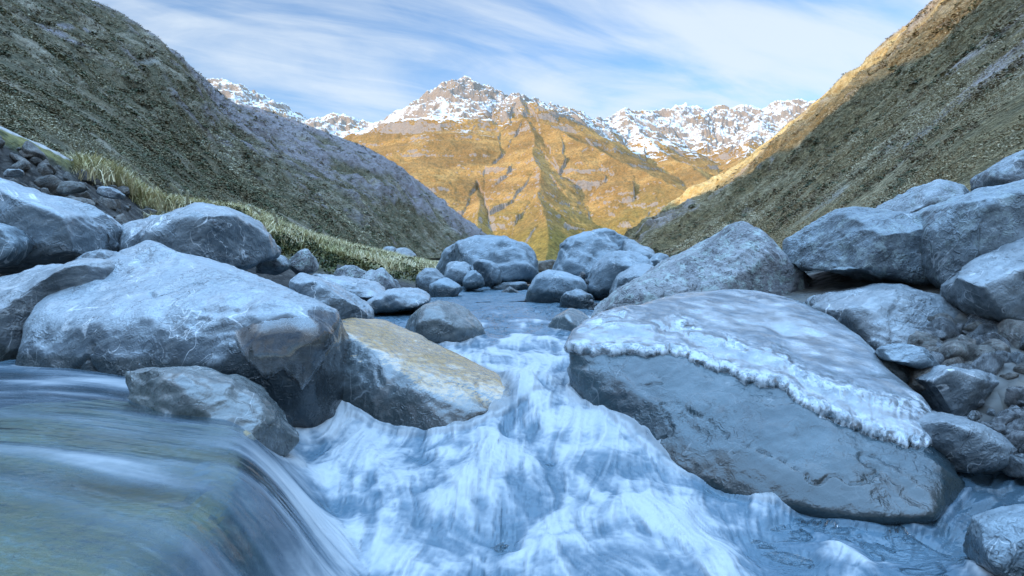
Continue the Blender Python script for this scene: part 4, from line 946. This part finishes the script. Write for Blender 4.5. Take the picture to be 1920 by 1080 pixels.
for (x0, x1, y0, y1, d, n) in ((1078, 1102, 514, 530, 12.9, 12), (1108, 1136, 566, 586, 11.0, 12)):
    for k in range(n):
        spots.append((P(x0 + (x1 - x0) * r.random(), y0 + (y1 - y0) * r.random(), d), 0.07 + 0.10 * r.random(), (0, 0, r.random() * 6)))
scatter('pebble', PEB, M_FAR, spots, 'pale blue pebble wedged between the far right boulders', 'pebble', 'pale pebbles between the far boulders')

spots = []
for k in range(95):
    x = 1620 + 330 * r.random(); y = 655 + 95 * r.random(); d = np.interp(y, [650, 750], [6.9, 5.6]) + 0.1 * r.random()
    q = P(x, y, d); g = float(ground_z(np.array(q[0]), np.array(q[1]))); s = 0.10 + 0.30 * r.random() ** 1.6
    spots.append((np.array([q[0], q[1], max(g, min(q[2], g + 0.15))]), s * 1.3, (r.normal() * 0.3, r.normal() * 0.3, r.random() * 6.3)))
scatter('stone', SCR[2:] + PEB, M_LOW, spots, 'small pale stone filling the gaps between the boulders right of the ice cap', 'stone', 'small stones of the right bank')

# ------------------------------------------------------------------ plants
def plant_material(name):
    m, t, b, out = mat_new(name)
    t.l.new(t.attr('tint', 'Vector'), b.inputs['Base Color']); b.inputs['Roughness'].default_value = 0.8; b.inputs['Specular IOR Level'].default_value = 0.15
    return m
M_PLANT = plant_material('plant_leaves')
def shrubs(name, G, HH, n, leaves, seed, tones, hmin, size, pw, gold=0.0, thr=(-0.45, 0.35)):
    r = np.random.default_rng(seed)
    nu, nv = G.shape[:2]
    du = np.linalg.norm(np.diff(G, axis=0), axis=2)[:, :-1]; dv = np.linalg.norm(np.diff(G, axis=1), axis=2)[:-1]
    c = G[:-1, :-1]; dist = np.linalg.norm(c - CAM, axis=2); X, Y = to_px(c)
    vis = (X > -120) & (X < 2040) & (Y < 620) & (c[..., 1] > 6) & (HH[:-1, :-1] < 0.985) & (HH[:-1, :-1] > hmin)
    cl = fbm(c / np.array([9, 9, 9]) + seed, 4)
    wgt = du * dv / dist ** pw * vis * sstep(cl, *thr)
    wgt = (wgt / wgt.sum()).ravel(); idx = r.choice(len(wgt), n, p=wgt)
    i, j = np.divmod(idx, nv - 1); f1, f2 = r.random(n)[:, None], r.random(n)[:, None]
    p = G[i, j] + (G[i + 1, j] - G[i, j]) * f1 + (G[i, j + 1] - G[i, j]) * f2
    d = np.linalg.norm(p - CAM, axis=1)
    rad = (size[0] + size[1] * r.random(n) ** 2) * np.clip(d / 130, 0.45, 1.7)
    kind = 0.8 * fbm(p / 40 + 3 * seed, 3) + 0.45 * fbm(p / np.array([9, 9, 9]) + seed, 3) + 0.16 * r.normal(size=n)
    tn = np.array(tones)[np.clip(((kind + 0.7) / 1.4 * len(tones)).astype(int), 0, len(tones) - 1)] * (0.85 + 0.3 * r.random((n, 1)))
    if gold: tn = tn * (1 - gold * 0.7 * sstep(HH[i, j], 0.70, 0.86)[:, None]) + gold * 0.7 * sstep(HH[i, j], 0.70, 0.86)[:, None] * np.array([0.58, 0.42, 0.19])  # same painted sunlit gold on the upper plants
    # leaf clumps: tilted quads over a low dome
    a = r.normal(size=(n, leaves, 3)); a[..., 2] = np.abs(a[..., 2]) * 0.8 + 0.05; a /= np.linalg.norm(a, axis=2)[..., None]
    cen = p[:, None] + a * (rad[:, None] * (0.55 + 0.45 * r.random((n, leaves))))[..., None] * np.array([1, 1, 0.75])
    nn = 0.5 * a + np.array([0, 0, 0.8]) + 0.22 * r.normal(size=a.shape); nn /= np.linalg.norm(nn, axis=2)[..., None]
    t1 = np.cross(nn, r.normal(size=a.shape)); t1 /= np.linalg.norm(t1, axis=2)[..., None]; t2 = np.cross(nn, t1)
    s = (rad[:, None] * (0.18 + 0.18 * r.random((n, leaves))))[..., None]
    q = np.stack([cen - t1 * s, cen - t2 * s * 0.6, cen + t1 * s, cen + t2 * s * 0.6], 2)
    tint = np.repeat((tn[:, None] * (0.9 + 0.2 * r.random((n, leaves, 1))))[:, :, None], 4, 2)
    nq = n * leaves
    me = mesh_np(name, q.reshape(-1, 3), np.arange(nq * 4).reshape(-1, 4), smooth=False, attrs={'tint': tint.reshape(-1, 3)})
    o = link(name, me, M_PLANT); tag(o, kind='stuff'); return o
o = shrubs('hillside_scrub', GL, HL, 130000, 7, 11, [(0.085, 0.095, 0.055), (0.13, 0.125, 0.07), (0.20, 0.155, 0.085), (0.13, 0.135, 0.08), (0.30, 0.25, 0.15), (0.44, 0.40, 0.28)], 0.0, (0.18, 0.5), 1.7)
tag(o, 'dark green and rusty scrub covering the shaded left hillside', 'scrub')
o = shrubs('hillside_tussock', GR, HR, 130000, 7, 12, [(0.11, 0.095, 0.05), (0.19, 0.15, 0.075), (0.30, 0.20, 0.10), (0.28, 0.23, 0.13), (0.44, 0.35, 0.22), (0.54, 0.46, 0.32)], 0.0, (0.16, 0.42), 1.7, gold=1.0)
tag(o, 'straw and olive tussock covering the right hillside', 'tussock')

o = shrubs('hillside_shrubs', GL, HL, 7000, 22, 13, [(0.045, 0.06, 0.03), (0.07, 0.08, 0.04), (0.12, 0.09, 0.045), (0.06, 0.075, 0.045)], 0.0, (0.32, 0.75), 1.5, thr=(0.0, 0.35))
tag(o, 'darker rounded shrubs dotted over the shaded left hillside', 'shrubs')
o = shrubs('hillside_bushes', GR, HR, 6000, 22, 14, [(0.05, 0.06, 0.03), (0.08, 0.085, 0.04), (0.16, 0.11, 0.06), (0.07, 0.08, 0.045)], 0.0, (0.28, 0.7), 1.5, thr=(0.0, 0.35))
tag(o, 'darker olive bushes dotted over the right hillside', 'bushes')

def blades(name, roots, nper, length, width, tones, seed, lean=0.45, spread=0.12):
    r = np.random.default_rng(seed); n = len(roots) * nper
    base = np.repeat(roots, nper, 0) + r.normal(size=(n, 3)) * np.array([spread, spread, 0.0])
    L = length * (0.5 + 0.7 * r.random(n)); az = r.random(n) * 6.283; ln = lean * (0.3 + r.random(n))
    dirh = np.stack([np.cos(az), np.sin(az), 0 * az], 1); side = np.stack([-np.sin(az), np.cos(az), 0 * az], 1)
    tip = base + dirh * (L * ln)[:, None] + np.array([0, 0, 1]) * (L * 0.85)[:, None]
    mid = base + dirh * (L * ln * 0.32)[:, None] + np.array([0, 0, 1]) * (L * 0.55)[:, None]
    w = (width * (0.6 + 0.8 * r.random(n)))[:, None]
    v = np.stack([base - side * w, base + side * w, mid + side * w * 0.8, mid - side * w * 0.8, tip + side * w * 0.2, tip - side * w * 0.2], 1)
    k = np.arange(n)[:, None] * 6
    qd = np.concatenate([k + np.array([[0, 1, 2, 3]]), k + np.array([[3, 2, 4, 5]])])
    tt = np.array(tones)[r.integers(0, len(tones), len(roots))]; tt = np.repeat(tt, nper, 0) * (0.7 + 0.6 * r.random((n, 1)))
    return mesh_np(name, v.reshape(-1, 3), qd, smooth=False, attrs={'tint': np.repeat(tt[:, None], 6, 1).reshape(-1, 3)})
ro = []
while len(ro) < 1500:
    i = r.integers(150, 400); j = r.integers(30, 100)
    if r.random() < GRB[i, j] * sstep(VB[i, j], 1.3, 2.6) * sstep(fbm(GB[i, j] * 0.9 + 15, 3), -0.12, 0.25): ro.append(GB[i, j] + np.array([0, 0, -0.12 * r.random()]))
o = link('tussock_grass', blades('tussock_grass', np.array(ro), 34, 0.36, 0.009, [(0.66, 0.57, 0.36), (0.56, 0.47, 0.28), (0.44, 0.39, 0.21), (0.28, 0.26, 0.12), (0.72, 0.64, 0.45)], 21, lean=0.75), M_PLANT)
tag(o, 'pale straw-coloured tussock grass along the crest of the left bank', 'grass', kind='stuff')
ro = []
while len(ro) < 420:
    i = r.integers(200, 400); j = r.integers(26, 78)
    if GRB[i, j] > 0.3 and fbm(GB[i, j] * 0.5 + 3, 3) > 0.0: ro.append(GB[i, j])
def heath(roots, seed):
    r = np.random.default_rng(seed); n, lv = len(roots), 40
    a = r.normal(size=(n, lv, 3)); a[..., 2] = np.abs(a[..., 2]); a /= np.linalg.norm(a, axis=2)[..., None]
    cen = roots[:, None] + a * (0.10 + 0.18 * r.random((n, 1, 1))) * np.array([1.3, 1.3, 0.9])
    nn = a + 0.7 * r.normal(size=a.shape); t1 = np.cross(nn, r.normal(size=a.shape)); t1 /= np.linalg.norm(t1, axis=2)[..., None]
    t2 = np.cross(nn / np.linalg.norm(nn, axis=2)[..., None], t1)
    s = 0.045
    q = np.stack([cen - t1 * s, cen - t2 * s * 0.6, cen + t1 * s, cen + t2 * s * 0.6], 2)
    tn = np.array([(0.03, 0.04, 0.016), (0.05, 0.06, 0.02), (0.09, 0.08, 0.03)])[r.integers(0, 3, n)]
    tint = np.repeat(np.repeat(tn[:, None], lv, 1)[:, :, None] * (0.6 + 0.8 * r.random((n, lv, 1, 1))), 4, 2)
    return mesh_np('heath', q.reshape(-1, 3), np.arange(n * lv * 4).reshape(-1, 4), smooth=False, attrs={'tint': tint.reshape(-1, 3)})
o = link('heath_cover', heath(np.array(ro), 31), M_PLANT); tag(o, 'dark low heath on the slope of the left bank', 'heath', kind='stuff')

def tube(path, rad, sides=5):
    path = np.array(path, float); n = len(path); v = []; 
    for k in range(n):
        a = 2 * math.pi * np.arange(sides) / sides
        rr = rad[k] if hasattr(rad, '__len__') else rad
        v.append(path[k] + rr * np.stack([np.cos(a), np.sin(a), 0 * a], 1))
    v = np.concatenate(v); q = []
    for k in range(n - 1):
        for s in range(sides): q.append((k * sides + s, k * sides + (s + 1) % sides, (k + 1) * sides + (s + 1) % sides, (k + 1) * sides + s))
    return v, np.array(q)
def plume(label, bx, by, tx, ty, d):
    a, e = P(bx, by, d), P(tx, ty, d); root = bpy.data.objects.new('grass_plume', None); C.objects.link(root); root.location = a
    tag(root, label, 'grass plume', 'flowering grass stalks on the bank')
    n = 9; tt = np.linspace(0, 1, n)[:, None]
    path = a + (e - a) * tt; path[:, 0] += ((e - a)[0] * (tt[:, 0] ** 2.2 - tt[:, 0])) * 1.0
    v, q = tube(path - a, 0.007); link('stem', mesh_np('stem', v, q, attrs={'tint': np.tile((0.42, 0.36, 0.2), (len(v), 1))}), M_PLANT, parent=root)
    tip = path[-1]; dr = (path[-1] - path[-3]); dr /= np.linalg.norm(dr)
    roots = np.array([tip - dr * L for L in np.linspace(0, 0.26, 40)]) - a
    me = blades('plume', roots, 8, 0.07, 0.004, [(0.62, 0.58, 0.44), (0.55, 0.5, 0.36)], int(bx), lean=0.9, spread=0.008)
    link('plume', me, M_PLANT, parent=root)
plume('tall curved grass stalk with a drooping pale plume, above the domed boulder', 304, 396, 268, 336, 12.0)
plume('thin bent grass stalk right of the tall plumed one', 345, 386, 318, 348, 13.0)
plume('short stalk at the right of the three above the domed boulder', 352, 388, 352, 360, 13.2)
plume('feathery stalk in the tussock behind the bank stones, leaning left', 498, 432, 470, 388, 14.5)
plume('feathery stalk in the tussock behind the bank stones, upright', 520, 440, 512, 396, 14.5)
